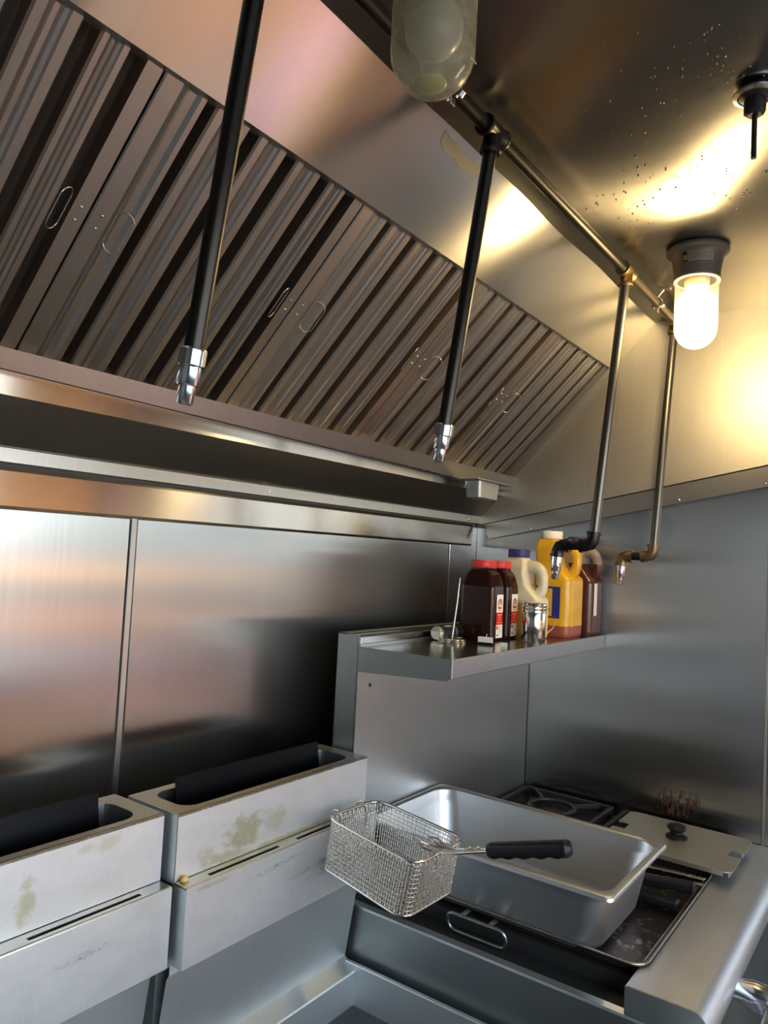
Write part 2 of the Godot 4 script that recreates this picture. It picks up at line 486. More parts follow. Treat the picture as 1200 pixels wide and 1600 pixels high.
# exhaust hood over the back wall
func hood():
	var t := thing("exhaust_hood", "long stainless steel exhaust hood sloping over the fryers and range", "hood", V(0, 0.10, -1.19))
	var X0 := -2.2
	var X1 := 2.158
	var m := MB.new()
	var d := Vector3(X1 - X0, 0, 0)
	m.strip([V(X0, 0.703, -0.629), V(X0, 0.5775, -0.7525), V(X0, 0.583, -0.775), V(X0, 0.60, -0.79)], d)
	m.strip([V(X0, 0.703, -0.6335), V(X0, 0.5803, -0.7557)], d)
	var up := part(m, "upper_panel", mats["hood"], t)
	# torn adhesive label left on the panel
	m = MB.new()
	var pl := func(x: float, y: float) -> Vector3: return V(x, y, -0.632 + (y - 0.70) * 0.984 + 0.0012)
	var tp := [Vector2(0.985, 0.694), Vector2(1.00, 0.690), Vector2(1.035, 0.6915), Vector2(1.06, 0.686), Vector2(1.10, 0.6905), Vector2(1.12, 0.687), Vector2(1.118, 0.672), Vector2(1.095, 0.674), Vector2(1.07, 0.671), Vector2(1.045, 0.6765), Vector2(1.01, 0.675), Vector2(0.99, 0.681)]
	var c := Vector2(1.05, 0.682)
	for i in tp.size():
		var a: Vector2 = tp[i]
		var b: Vector2 = tp[(i + 1) % tp.size()]
		m.ftri(pl.call(c.x, c.y), pl.call(a.x, a.y), pl.call(b.x, b.y), Vector3(0, -1, 1))
		m.quad(pl.call(a.x, a.y), pl.call(b.x, b.y), pl.call(b.x, b.y) + Vector3(0, 0.001, -0.001), pl.call(a.x, a.y) + Vector3(0, 0.001, -0.001))
	part(m, "adhesive_residue", plain(lin(0.30, 0.26, 0.19), 0.8), up, false, "torn strip of tan adhesive residue")
	# right rail of the filter bank
	m = MB.new()
	m.quad(V(2.112, 0.578, -0.753), V(X1, 0.578, -0.753), V(X1, 0.262, -1.065), V(2.112, 0.262, -1.065))
	m.quad(V(2.112, 0.578, -0.753), V(2.112, 0.262, -1.065), V(2.112, 0.290, -1.093), V(2.112, 0.606, -0.781))
	part(m, "side_rail", mats["trim"], t)
	# front face of the grease trough, sagging a little towards its drain
	m = MB.new()
	var yb := func(x: float) -> float: return 0.237 - (x - 0.517) * 0.0122
	m.quad(V(X0, 0.264, -1.061), V(X1, 0.264, -1.061), V(X1, yb.call(X1), -1.0700), V(X0, yb.call(X0), -1.0700))
	m.quad(V(X0, 0.264, -1.061), V(X1, 0.264, -1.061), V(X1, 0.266, -1.085), V(X0, 0.266, -1.085))
	m.quad(V(X0, yb.call(X0), -1.0700), V(X1, yb.call(X1), -1.0700), V(X1, yb.call(X1) + 0.002, -1.101), V(X0, yb.call(X0) + 0.002, -1.101))
	var tro := part(m, "trough", mats["trim"], t)
	# crust of soot along its lower edge
	m = MB.new()
	var sn := noise(19, 1.0, 3)
	var sx := -0.2
	while sx < 2.0:
		var h0 := 0.0022 + 0.0022 * sn.get_noise_1d(sx * 30.0)
		var h1 := 0.0022 + 0.0022 * sn.get_noise_1d((sx + 0.012) * 30.0)
		var a := V(sx, yb.call(sx) - 0.0008, -1.0690)
		var b := V(sx + 0.012, yb.call(sx + 0.012) - 0.0008, -1.0690)
		m.quad(a, b, b + Vector3(0, h1, 0.0008 + h1 * 0.33), a + Vector3(0, h0, 0.0008 + h0 * 0.33))
		m.quad(a, b, b + Vector3(0, 0, -0.012), a + Vector3(0, 0, -0.012))
		sx += 0.012
	part(m, "soot_crust", plain(lin(0.03, 0.024, 0.02), 0.8), tro, false, "dark soot crust along the trough edge")
	m = MB.new()
	m.quad(V(X0, 0.275, -1.098), V(X1, 0.275, -1.098), V(X1, 0.205, -1.104), V(X0, 0.205, -1.104))
	part(m, "trough_back", mats["hood"], t)
	m = MB.new()
	m.quad(V(X0, 0.205, -1.104), V(X1, 0.205, -1.104), V(X1, 0.137, -1.179), V(X0, 0.137, -1.179))
	part(m, "sloped_back_panel", mats["trim"], t)
	m = MB.new()
	m.bx(X0, H + 0.111, -1.196, X1, H + 0.137, -1.178, 0.002)
	var lip := part(m, "lip", mats["trim"], t)
	for x in [0.3, 1.176, 2.072]:
		m = MB.new()
		m.lathe([Vector2(0, 0.0035), Vector2(0.003, 0.003), Vector2(0.0045, 0.001), Vector2(0.0055, 0.001), Vector2(0.006, 0)], V(x, 0.122, -1.178), Basis(Vector3(1, 0, 0), PI / 2), 12)
		part(m, "screw", mats["chrome"], lip)
	# bright bent tab at the corner of the trough
	m = MB.new()
	m.tube([V(2.150, 0.262, -1.055), V(2.147, 0.235, -1.045), V(2.149, 0.212, -1.04)], 0.0025, 6)
	part(m, "corner_tab", mats["chrome"], t)
	# dark inside of the hood behind the filters
	m = MB.new()
	m.strip([V(X0, 0.60, -0.79), V(X0, 0.69, -0.82), V(X0, 0.69, -1.17), V(X0, 0.36, -1.19), V(X0, 0.275, -1.10)], d)
	part(m, "plenum", mats["trim"], t)
	# grease cup hanging at the drain
	var cu := thing("grease_cup", "small steel grease cup hanging under the hood trough in the corner", "cup", V(1.905, 0.172, -1.045))
	m = MB.new()
	var c0 := V(1.905, 0, -1.045)
	var ri := rr(0.062, 0.028, 0.012)
	var gr := []
	for q in [[0.172, 0.86], [0.174, 0.90], [0.215, 0.99], [0.2195, 1.0]]:
		gr.append(ring_of(ri, q[0], c0, q[1]))
	m.surf(gr, false, true)
	fan(m, gr[0], Vector3.DOWN)
	part(m, "bowl", mats["pan"], cu)
	m = MB.new()
	m.bx(1.80, H + 0.2185, -1.085, 2.0, H + 0.2225, -1.0, 0.001)
	part(m, "rim", mats["trim"], cu)

func filters():
	# baffle filters leaning in the hood; local axes: x across, y up the slope, z into the room
	var ys := Vector3(0, 0.7105, 0.7037).normalized()
	var zs := Vector3.RIGHT.cross(ys)
	var o := V(0, 0.264, -1.063) - zs * 0.012
	var labels := ["baffle filter at the far left edge of the hood filter bank", "second baffle filter from the left, behind the nearest drop pipe", "third baffle filter from the left, in the middle of the hood", "fourth baffle filter from the left, behind the second drop pipe", "rightmost baffle filter in the hood, next to the end wall"]
	var xs := [0.136, 0.540, 0.944, 1.348, 1.752]
	var shades := [steel("filter", Color(), 0), steel("filter_b", lin(0.48, 0.43, 0.385), 0.38, 0.0, "wall", 2.3), steel("filter_c", lin(0.54, 0.475, 0.42), 0.42, 0.0, "wall", 1.8)]
	var L0 := -0.012
	var L1 := 0.462
	for i in 5:
		var t := Node3D.new()
		t.name = numbered("baffle_filter")
		add_child(t)
		t.transform = Transform3D(Basis(Vector3.RIGHT, ys, zs), o + Vector3(xs[i], 0, 0))
		meta(t, labels[i], "filter", "baffle filters in the hood")
		var w := 0.402 if i < 4 else 0.372
		var dv := Vector3(0, L1 - L0, 0)
		var mt: Material = shades[i % 3]
		var prof := func(x0: float, x1: float, edge_l: bool, edge_r: bool) -> Array:
			# folded sheet: two crowns with a shallow valley and small grooves
			var W := x1 - x0
			var pts := []
			if not edge_l: pts += [[0.0, -0.022], [0.0015, -0.004]]
			pts += [[0.004, 0.0], [0.26 * W, 0.0], [0.29 * W, -0.0035], [0.33 * W, -0.0045], [0.36 * W, -0.002], [0.40 * W, -0.0045], [0.52 * W, -0.0055], [0.56 * W, -0.0025], [0.60 * W, -0.005], [0.68 * W, -0.0035], [0.72 * W, 0.0], [W - 0.004, 0.0]]
			if not edge_r: pts += [[W - 0.0015, -0.004], [W, -0.022]]
			var r := []
			for p in pts: r.append(Vector3(x0 + p[0], L0, p[1]))
			return r
		# side rails, end rails
		var m := MB.new()
		m.strip([Vector3(0.001, L0, -0.03), Vector3(0.001, L0, -0.001), Vector3(0.003, L0, 0.001), Vector3(0.028, L0, 0.001), Vector3(0.030, L0, -0.002), Vector3(0.034, L0, -0.004), Vector3(0.037, L0, -0.001), Vector3(0.042, L0, -0.004), Vector3(0.054, L0, -0.005), Vector3(0.060, L0, -0.001), Vector3(0.068, L0, -0.001), Vector3(0.070, L0, -0.022)], dv)
		m.strip([Vector3(w - 0.026, L0, -0.022), Vector3(w - 0.024, L0, 0.001), Vector3(w - 0.002, L0, 0.001), Vector3(w, L0, -0.001), Vector3(w, L0, -0.03)], dv)
		m.box(Vector3(w / 2, L0 - 0.003, -0.018), Vector3(w, 0.006, 0.024))
		m.box(Vector3(w / 2, L1 + 0.003, -0.018), Vector3(w, 0.006, 0.024))
		var fr := part(m, "frame", mt, t, true)
		var cuts := [[0.084, 0.147], [0.164, 0.221], [0.240, 0.297], [0.316, 0.358]] if i < 4 else [[0.084, 0.144], [0.161, 0.214], [0.232, 0.285], [0.303, 0.338]]
		for q in cuts:
			m = MB.new()
			m.strip(prof.call(q[0], q[1], false, false), dv)
			part(m, "baffle", mt, t, true)
		# rear row of channels, open towards the room, behind the gaps
		var gaps := [[0.070, 0.084]]
		for k in 4: gaps.append([cuts[k][1], cuts[k + 1][0] if k < 3 else w - 0.026])
		for q in gaps:
			m = MB.new()
			m.strip([Vector3(q[0] - 0.014, L0, -0.016), Vector3(q[0] - 0.012, L0, -0.058), Vector3(q[1] + 0.012, L0, -0.058), Vector3(q[1] + 0.014, L0, -0.016)], dv)
			part(m, "rear_channel", mt, t, true)
		for sd in [0, 1]:
			if i == 4 and sd == 1: continue
			var hx: float = 0.040 if sd == 0 else w - 0.040
			m = MB.new()
			var pts := []
			for k in 24:
				var a := TAU * k / 24.0
				var px := cos(a) * 0.013
				var py := sin(a) * 0.013 + (0.018 if sin(a) > 0 else -0.018)
				var tilt := 0.6
				pts.append(Vector3(hx + (px + 0.013) * (1.0 if sd == 0 else -1.0) * cos(tilt) - (0.008 if sd == 0 else -0.008), 0.222 + py, 0.003 + (px + 0.013) * sin(tilt)))
			m.tube(pts, 0.0011, 6, true)
			part(m, "handle", mats["wire"], t, true)
			for ry in [0.212, 0.232]:
				m = MB.new()
				m.lathe([Vector2(0, 0.002), Vector2(0.0018, 0.0015), Vector2(0.0026, 0)], Vector3(0.016 if sd == 0 else w - 0.013, ry, 0.001), Basis(Vector3(1, 0, 0), PI / 2), 8)
				part(m, "rivet", mats["wire"], fr, true)

func pipes():
	var t := thing("fire_suppression_piping", "black iron suppression pipe along the ceiling with four drops and chrome nozzles", "pipe", V(1.1, 0.665, -0.552))
	var hy := 0.665
	var hz := -0.552
	var r := 0.0108
	var m := MB.new()
	m.tube([V(-1.2, hy, hz), V(1.60, hy, hz)], r, 14)
	part(m, "header_pipe", mats["pipe"], t)
	m = MB.new()
	m.tube([V(1.60, hy, hz), V(2.04, hy, hz)], r, 14)
	part(m, "header_pipe", steel("pipe_worn", lin(0.26, 0.21, 0.15), 0.36, 0.0, "wall", 5.0), t, false, "worn brown end of the header pipe")
	var drops := [[0.50, 0.205, -0.626, 0.158, -0.634, false], [0.99, 0.208, -0.615, 0.160, -0.6215, false], [1.635, 0.055, -0.606, 0, 0, true], [2.04, 0.042, -0.590, 0, 0, true]]
	for i in 4:
		var d: Array = drops[i]
		var x: float = d[0]
		var mt: Material = mats["pipe"] if i < 2 else steel("pipe_grey", lin(0.17, 0.155, 0.13), 0.36, 0.0, "wall", 5.0)
		var fm: Material = mats["pipe"] if i < 2 else mats["rust"]
		m = MB.new()
		var a := V(x, hy, hz)
		var b := V(x, d[1], d[2])
		m.tube([a, b], r, 14)
		part(m, "drop_pipe", mt, t)
		# tee: barrel with beaded rims
		m = MB.new()
		var prof := [Vector2(r, -0.030), Vector2(0.0165, -0.030), Vector2(0.0175, -0.027), Vector2(0.0165, -0.022), Vector2(0.0148, -0.020), Vector2(0.0148, 0.020), Vector2(0.0165, 0.022), Vector2(0.0175, 0.027), Vector2(0.0165, 0.030), Vector2(r, 0.030)]
		m.lathe(prof, a, Basis(Vector3(0, 0, 1), PI / 2), 16)
		var dir := (b - a).normalized()
		var bs := Basis(Vector3.RIGHT, dir, Vector3.RIGHT.cross(dir))
		m.lathe([Vector2(0.0148, 0.0), Vector2(0.0148, 0.022), Vector2(0.0165, 0.024), Vector2(0.0175, 0.029), Vector2(0.0165, 0.033), Vector2(r, 0.033)], a, bs, 16)
		part(m, "tee" if i < 3 else "elbow", fm, t)
		var np := V(x, d[1], d[2])
		var nd := dir
		if d[5]:
			# swing joint at the foot: elbow, nipple, elbow
			var e2 := np + Vector3(0, -0.016, -0.082)
			m = MB.new()
			m.tube([np + Vector3(0, 0.018, 0.001), np + Vector3(0, 0.002, 0), np + Vector3(0, -0.010, -0.006), np + Vector3(0, -0.013, -0.018), np + Vector3(0, -0.014, -0.030)], 0.0145, 14)
			m.tube([np + Vector3(0, 0.018, 0.001), np + Vector3(0, 0.011, 0.0)], 0.0168, 14)
			m.tube([np + Vector3(0, -0.0135, -0.024), np + Vector3(0, -0.014, -0.031)], 0.0168, 14)
			part(m, "elbow", mats["pipe"] if i == 2 else mats["rust"], t)
			m = MB.new()
			m.tube([np + Vector3(0, -0.014, -0.028), e2 + Vector3(0, 0.001, 0.02)], r, 12)
			part(m, "nipple", mats["pipe"], t)
			m = MB.new()
			m.tube([e2 + Vector3(0, 0.001, 0.026), e2 + Vector3(0, 0.001, 0.012), e2 + Vector3(0, -0.002, 0.002), e2 + Vector3(0, -0.012, -0.002), e2 + Vector3(0, -0.024, -0.003)], 0.0145, 14)
			m.tube([e2 + Vector3(0, 0.001, 0.027), e2 + Vector3(0, 0.001, 0.019)], 0.0168, 14)
			m.tube([e2 + Vector3(0, -0.018, -0.003), e2 + Vector3(0, -0.025, -0.003)], 0.0168, 14)
			part(m, "elbow", mats["pipe"] if i == 2 else mats["rust"], t)
			np = e2 + Vector3(0, -0.024, -0.003)
			nd = Vector3(0, -1, -0.08).normalized()
		# chrome nozzle: hexagonal collar, knurled body, tip
		var nb := Basis(Vector3.RIGHT, nd, Vector3.RIGHT.cross(nd))
		var s := 1.0 if not d[5] else 0.92
		m = MB.new()
		m.lathe([Vector2(0.0, 0.0), Vector2(0.0145 * s, 0.0), Vector2(0.0155 * s, 0.002), Vector2(0.0155 * s, 0.018 * s), Vector2(0.0135 * s, 0.020 * s)], np, nb, 6, 1.0)
		var col := part(m, "nozzle", mats["chrome"], t)
		m = MB.new()
		m.lathe([Vector2(0.0125 * s, 0.019 * s), Vector2(0.0125 * s, 0.038 * s), Vector2(0.011 * s, 0.040 * s)], np, nb, 16)
		part(m, "body", mats["chrome"], col)
		m = MB.new()
		m.lathe([Vector2(0.0095 * s, 0.039 * s), Vector2(0.0088 * s, 0.058 * s), Vector2(0.0070 * s, 0.060 * s), Vector2(0, 0.060 * s)], np, nb, 16)
		part(m, "tip", mats["chrome"], col)
	# strap clamps to the ceiling
	for x in [0.865, 1.87]:
		m = MB.new()
		var pts := []
		for k in 13:
			var a2 := -0.35 * PI + 1.7 * PI * k / 12.0
			pts.append(V(x, hy + 0.0135 * sin(a2), hz + 0.0135 * cos(a2)))
		m.tube(pts, 0.0028, 6)
		m.tube([V(x, hy + 0.013, hz), V(x + 0.002, hy + 0.028, hz + 0.012), V(x, 0.699, hz + 0.020)], 0.003, 6)
		m.bx(x - 0.008, H + 0.695, hz + 0.008, x + 0.008, H + 0.699, hz + 0.034, 0.001)
		m.lathe([Vector2(0, 0.008), Vector2(0.006, 0.008), Vector2(0.006, 0)], V(x, hy - 0.012, hz + 0.012), Basis(Vector3(1, 0, 0), 0.8), 6, 1.0)
		m.box(V(x - 0.004, hy - 0.020, hz + 0.004), Vector3(0.012, 0.012, 0.003), 0.001)
		part(m, "pipe_clamp", mats["wire"], t)

func lamps():
	for k in 2:
		var lit := k == 0
		var c := V(1.668, 0.70, -0.408) if lit else V(0.617, 0.70, -0.420)
		var t := thing("ceiling_lamp", "lit glass jar lamp with grey base on the ceiling near the end wall" if lit else "unlit clouded glass jar lamp hanging down at the top of the view", "lamp", c, "jar lamps on the ceiling")
		var m := MB.new()
		m.lathe([Vector2(0, -0.001), Vector2(0.062, -0.001), Vector2(0.065, -0.004), Vector2(0.065, -0.010), Vector2(0.060, -0.014), Vector2(0.054, -0.018), Vector2(0.050, -0.040), Vector2(0.0475, -0.058), Vector2(0.0485, -0.066), Vector2(0.0475, -0.072), Vector2(0.040, -0.073)], c, Basis(), 40)
		var base := part(m, "base", plain(lin(0.13, 0.12, 0.11), 0.5, 0.6), t)
		# data plate and a small badge on the base
		var lp := plain(Color.WHITE, 0.4, 0.3)
		lp.albedo_texture = plate_print()
		m = MB.new()
		var a0 := 2.55
		for q in [[a0 - 0.30, a0 + 0.95, -0.022, -0.043]]:
			var n := 10
			for i in n:
				var u0 := float(i) / n
				var u1 := float(i + 1) / n
				var pa := []
				for w in [[u0, 1], [u1, 1], [u1, 0], [u0, 0]]:
					var an: float = lerpf(q[1], q[0], w[0])
					var yy: float = q[2] if w[1] == 0 else q[3]
					var rad: float = lerpf(0.0542, 0.0504, (yy + 0.018) / -0.022)
					pa.append([c + Vector3(cos(an) * rad, yy, sin(an) * rad), Vector3(cos(an), -0.15, sin(an)).normalized(), Vector2(w[0], w[1])])
				m.tri(pa[0][0], pa[1][0], pa[2][0], pa[0][1], pa[1][1], pa[2][1], pa[0][2], pa[1][2], pa[2][2])
				m.tri(pa[0][0], pa[2][0], pa[3][0], pa[0][1], pa[2][1], pa[3][1], pa[0][2], pa[2][2], pa[3][2])
		part(m, "data_plate", lp, base)
		# glass jar
		m = MB.new()
		var rj := 0.0445
		var pr := [Vector2(0.044, -0.066), Vector2(0.0485, -0.070), Vector2(0.0485, -0.076), Vector2(rj, -0.080), Vector2(rj, -0.175)]
		for i in range(1, 13):
			var a := PI / 2 * i / 12.0
			pr.append(Vector2(rj * cos(a), -0.175 - 0.047 * sin(a)))
		m.lathe(pr, c, Basis(), 40)
		var gl := plain(Color(0.95, 0.95, 0.92, 0.10), 0.05)
		gl.transparency = BaseMaterial3D.TRANSPARENCY_ALPHA
		if not lit:
			var gn := noise(77, 1.0, 3)
			gl = plain(Color.WHITE, 0.28)
			gl.transparency = BaseMaterial3D.TRANSPARENCY_ALPHA
			gl.albedo_texture = pattern(128, 128, func(u, v):
				var d := 0.34 + 0.12 * gn.get_noise_2d(u * 9.0, v * 9.0)
				return Color(0.84, 0.78, 0.62, d))
			gl.uv1_scale = Vector3(1, 5, 1)
		part(m, "glass_jar", gl, t)
		# socket and bulb
		m = MB.new()
		m.lathe([Vector2(0.026, -0.06), Vector2(0.026, -0.082), Vector2(0.018, -0.090), Vector2(0.0, -0.090)], c, Basis(), 20)
		part(m, "socket", plain(lin(0.5, 0.42, 0.22), 0.4, 0.6), t)
		m = MB.new()
		var bp := [Vector2(0.0135, -0.088), Vector2(0.0135, -0.100), Vector2(0.018, -0.108)]
		for i in 11:
			var a := -0.7 + (PI / 2 + 0.7) * i / 10.0
			bp.append(Vector2(maxf(0.0, 0.031 * cos(a)), -0.150 - 0.031 * sin(a)))
		if lit:
			bp = [Vector2(0.016, -0.088), Vector2(0.032, -0.100), Vector2(0.036, -0.112), Vector2(0.036, -0.165), Vector2(0.032, -0.185), Vector2(0.02, -0.2), Vector2(0, -0.204)]
		m.lathe(bp, c, Basis(), 28)
		var bm: StandardMaterial3D
		if lit:
			bm = plain(Color(1, 0.95, 0.85), 0.5)
			bm.emission_enabled = true
			bm.emission = Color(1.0, 0.90, 0.66)
			bm.emission_energy_multiplier = 12.0
			var l := OmniLight3D.new()
			l.position = Vector3(0, -0.150, 0)
			l.light_color = Color(1.0, 0.86, 0.60)
			l.light_energy = 0.30
			l.light_size = 0.034
			l.omni_range = 8.0
			l.omni_attenuation = 2.0
			l.shadow_enabled = true
			t.add_child(l)
		else:
			bm = plain(lin(0.26, 0.24, 0.18), 0.3)
		part(m, "light_bulb" if lit else "bulb", bm, t)
		if not lit:
			m = MB.new()
			m.lathe([Vector2(0, -0.2185), Vector2(0.010, -0.2175), Vector2(0.016, -0.2145), Vector2(0.017, -0.2125), Vector2(0, -0.2125)], c + Vector3(-0.004, 0, 0.002), Basis(), 20)
			part(m, "residue", plain(lin(0.30, 0.25, 0.05), 0.3), t, false, "yellow residue at the bottom of the jar")
	# heat detector on the ceiling
	var hc := V(1.14, 0.70, -0.206)
	var hd := thing("heat_detector", "black heat detector probe pointing down from the ceiling", "detector", hc)
	var m2 := MB.new()
	m2.lathe([Vector2(0, 0.0), Vector2(0.024, 0.0), Vector2(0.023, -0.010), Vector2(0.017, -0.013), Vector2(0.015, -0.014), Vector2(0.015, -0.034), Vector2(0.010, -0.038), Vector2(0, -0.038)], hc, Basis(), 8, 1.0)
	part(m2, "body", plain(lin(0.03, 0.03, 0.032), 0.4, 0.5), hd)
	m2 = MB.new()
	m2.tube([hc + Vector3(0, -0.036, 0), hc + Vector3(0, -0.102, 0)], 0.0038, 10)
	part(m2, "probe", plain(lin(0.02, 0.018, 0.018), 0.4, 0.4), hd)
	m2 = MB.new()
	m2.lathe([Vector2(0.024, -0.004), Vector2(0.030, -0.006), Vector2(0.030, -0.009), Vector2(0.024, -0.011)], hc, Basis(), 20)
	part(m2, "bezel", mats["wire"], hd)

func plate_print() -> ImageTexture:
	if mats.has("plate_print"): return mats["plate_print"]
	var im := Image.create(128, 32, false, Image.FORMAT_RGBA8)
	im.fill(Color(0.55, 0.52, 0.46))
	var rng := RandomNumberGenerator.new()
	rng.seed = 4
	for row in 5:
		var x := 26
		while x < 120:
			var w := rng.randi_range(3, 9)
			im.fill_rect(Rect2i(x, 4 + row * 5, w, 2), Color(0.25, 0.22, 0.19))
			x += w + rng.randi_range(2, 4)
	im.fill_rect(Rect2i(0, 0, 20, 32), Color(0.13, 0.12, 0.11))
	im.fill_rect(Rect2i(3, 12, 14, 14), Color(0.72, 0.62, 0.36))
	im.fill_rect(Rect2i(7, 15, 5, 8), Color(0.2, 0.16, 0.1))
	mats["plate_print"] = ImageTexture.create_from_image(im)
	return mats["plate_print"]

func greasy(sd: int, spots: Array, scuffs := []) -> StandardMaterial3D:
	# fryer steel with dried yellow grease: spots are [u, v, ru, rv, strength]
	var a := noise(sd, 1.0, 4)
	var m := plain(Color.WHITE, 0.58, 1.0)
	m.albedo_texture = pattern(384, 128, func(u, v):
		var s := 0.0
		for q in spots:
			var du: float = (u - q[0]) / q[2]
			var dv: float = (v - q[1]) / q[3]
			var e := 1.0 - sqrt(du * du + dv * dv)
			s = maxf(s, q[4] * 0.75 * smoothstep(0.1, 0.75, e + 0.5 * a.get_noise_2d(u * 16.0, v * 5.0) + 0.2 * a.get_noise_2d(u * 70.0, v * 22.0)))
		var f := 0.5 + 0.5 * a.get_noise_2d(u * 300.0 + 50.0, v * 3.0)
		var k := 0.5 + 0.5 * a.get_noise_2d(u * 5.0 + 9.0, v * 2.0)
		var b := lerpf(0.85, 0.93, 0.5 * f + 0.5 * k)
		# scuff marks: [u, v, half length, slope, half width]
		for q in scuffs:
			var du: float = (u - q[0]) / q[2]
			if absf(du) < 1.0:
				var dv: float = absf(v - q[1] - (u - q[0]) * q[3]) / q[4]
				b -= 0.22 * smoothstep(1.0, 0.2, dv) * smoothstep(-0.1, 0.5, a.get_noise_2d(u * 30.0, v * 160.0)) * (1.0 - du * du)
		return Color(b * 0.975, b * 0.985, b * 1.0).lerp(Color(0.66, 0.65, 0.47), s))
	m.roughness_texture = grain(sd + 3, true, 0.8, 1.0, 0.6)
	return m

func facing(mb: MB, a: Vector3, b: Vector3, c: Vector3, d: Vector3):
	mb.quaduv(a, b, c, d)

func fryer(x0: float, x1: float, zf: float, second: bool):
	var lab := "steel deep fryer beside the range with greasy flue and black baffle plate" if second else "steel deep fryer at the left edge with drip stains on its flue"
	var t := thing("deep_fryer", lab, "fryer", Vector3((x0 + x1) / 2, 0, -0.6), "deep fryers along the back wall")
	var fm := steel("fryer", lin(0.68, 0.70, 0.70), 0.55, 0.0, "wall", 1.2)
	var zb := zf - 0.132
	var yt := -0.427
	# flue top: frame around a rounded opening
	var m := MB.new()
	var cx := (x0 + x1) / 2
	var cz := (zf + zb) / 2
	var hx := (x1 - x0) / 2
	var hz := (zf - zb) / 2
	var inner := rr(hx - 0.030, hz - 0.020, 0.028, 6)
	var n := inner.size()
	var outer := []
	for i in n:
		var p := inner[i]
		var q: Vector2
		if absf(p.x) / (hx - 0.03) > absf(p.y) / (hz - 0.02) - 0.0 and absf(p.x) > hx - 0.058:
			q = Vector2(signf(p.x) * hx, clampf(p.y * hz / (hz - 0.02), -hz, hz))
		else:
			q = Vector2(clampf(p.x * hx / (hx - 0.03), -hx, hx), signf(p.y) * hz)
		outer.append(q)
	for i in n:
		var j := (i + 1) % n
		var A := V(cx + inner[i].x, yt, cz + inner[i].y)
		var B := V(cx + inner[j].x, yt, cz + inner[j].y)
		var C := V(cx + outer[j].x, yt, cz + outer[j].y)
		var D := V(cx + outer[i].x, yt, cz + outer[i].y)
		m.ftri(A, B, C, Vector3.UP); m.ftri(A, C, D, Vector3.UP)
		if outer[i].x != outer[j].x and outer[i].y != outer[j].y:
			var K := V(cx + signf(outer[i].x) * hx, yt, cz + signf(outer[i].y) * hz)
			m.ftri(D, C, K, Vector3.UP)
	var top := part(m, "flue_top", steel("fryer_top", lin(0.50, 0.47, 0.41), 0.45, 0.0, "flat", 1.5), t)
	m = MB.new()
	for i in n:
		var j := (i + 1) % n
		m.quad(V(cx + inner[i].x, yt, cz + inner[i].y), V(cx + inner[j].x, yt, cz + inner[j].y), V(cx + inner[j].x, yt - 0.10, cz + inner[j].y), V(cx + inner[i].x, yt - 0.10, cz + inner[i].y))
	var bot := []
	for i in n: bot.append(V(cx + inner[i].x, yt - 0.10, cz + inner[i].y))
	fan(m, bot, Vector3.UP)
	part(m, "flue_opening", steel("flue_inside", lin(0.45, 0.47, 0.48), 0.45, 0.0, "flat", 6.0), top)
	# flue sides and back
	m = MB.new()
	m.bx(x0, H - 0.66, zb, x0 + 0.002, H + yt, zf - 0.002)
	m.bx(x1 - 0.002, H - 0.66, zb, x1, H + yt, zf - 0.002)
	m.bx(x0, H - 0.66, zb, x1, H + yt, zb + 0.002)
	part(m, "flue_casing", fm, t)
	# front face of the flue, rounded over at the top
	m = MB.new()
	m.strip([V(x0, yt, zf - 0.004), V(x0, yt - 0.001, zf - 0.0015), V(x0, yt - 0.0035, zf)], Vector3(x1 - x0, 0, 0))
	m.quad(V(x0, yt, zf - 0.004), V(x1, yt, zf - 0.004), V(x1, yt, zf - 0.006), V(x0, yt, zf - 0.006))
	part(m, "rolled_edge", steel("bright_edge", lin(0.66, 0.64, 0.56), 0.3, 0.0, "flat", 3.0), t)
	m = MB.new()
	facing(m, V(x0, -0.529, zf), V(x1, -0.529, zf), V(x1, yt - 0.0035, zf), V(x0, yt - 0.0035, zf))
	var fl: Material
	if second:
		fl = greasy(41, [[0.30, 0.62, 0.13, 0.42, 0.75], [0.22, 0.9, 0.16, 0.15, 0.6], [0.45, 0.55, 0.07, 0.3, 0.4], [0.12, 0.8, 0.06, 0.2, 0.35], [0.55, 0.97, 0.6, 0.06, 0.7]])
	else:
		fl = greasy(57, [[0.55, 0.62, 0.035, 0.45, 0.6], [0.24, 0.75, 0.03, 0.35, 0.45], [0.14, 0.9, 0.05, 0.35, 0.45], [0.8, 0.15, 0.05, 0.2, 0.3], [0.72, 0.12, 0.05, 0.12, 0.3]])
	part(m, "flue_front", fl, t)
	# basket ledge with hanger slots
	var zl := zf + 0.030
	m = MB.new()
	var slots := [[x0 + 0.055, x0 + 0.215], [x0 + 0.262, x0 + 0.425]]
	if not second: slots = [[x1 - 0.425, x1 - 0.262], [x1 - 0.222, x1 - 0.048]]
	var yl := -0.530
	m.bx(x0, H + yl - 0.002, zf - 0.001, x1, H + yl, zf + 0.0125)
	m.bx(x0, H + yl - 0.002, zf + 0.0205, x1, H + yl, zl - 0.003)
	var px := x0
	for s in slots + [[x1, x1]]:
		m.bx(px, H + yl - 0.002, zf + 0.0125, s[0], H + yl, zf + 0.0205)
		px = s[1]
	m.strip([V(x0, yl, zl - 0.003), V(x0, yl - 0.001, zl - 0.001), V(x0, yl - 0.003, zl)], Vector3(x1 - x0, 0, 0))
	part(m, "basket_ledge", steel("fryer_ledge", lin(0.56, 0.56, 0.52), 0.4, 0.0, "flat", 3.0), t)
	# lower front panel under the ledge
	m = MB.new()
	facing(m, V(x0, -0.653, zl), V(x1, -0.653, zl), V(x1, yl - 0.003, zl), V(x0, yl - 0.003, zl))
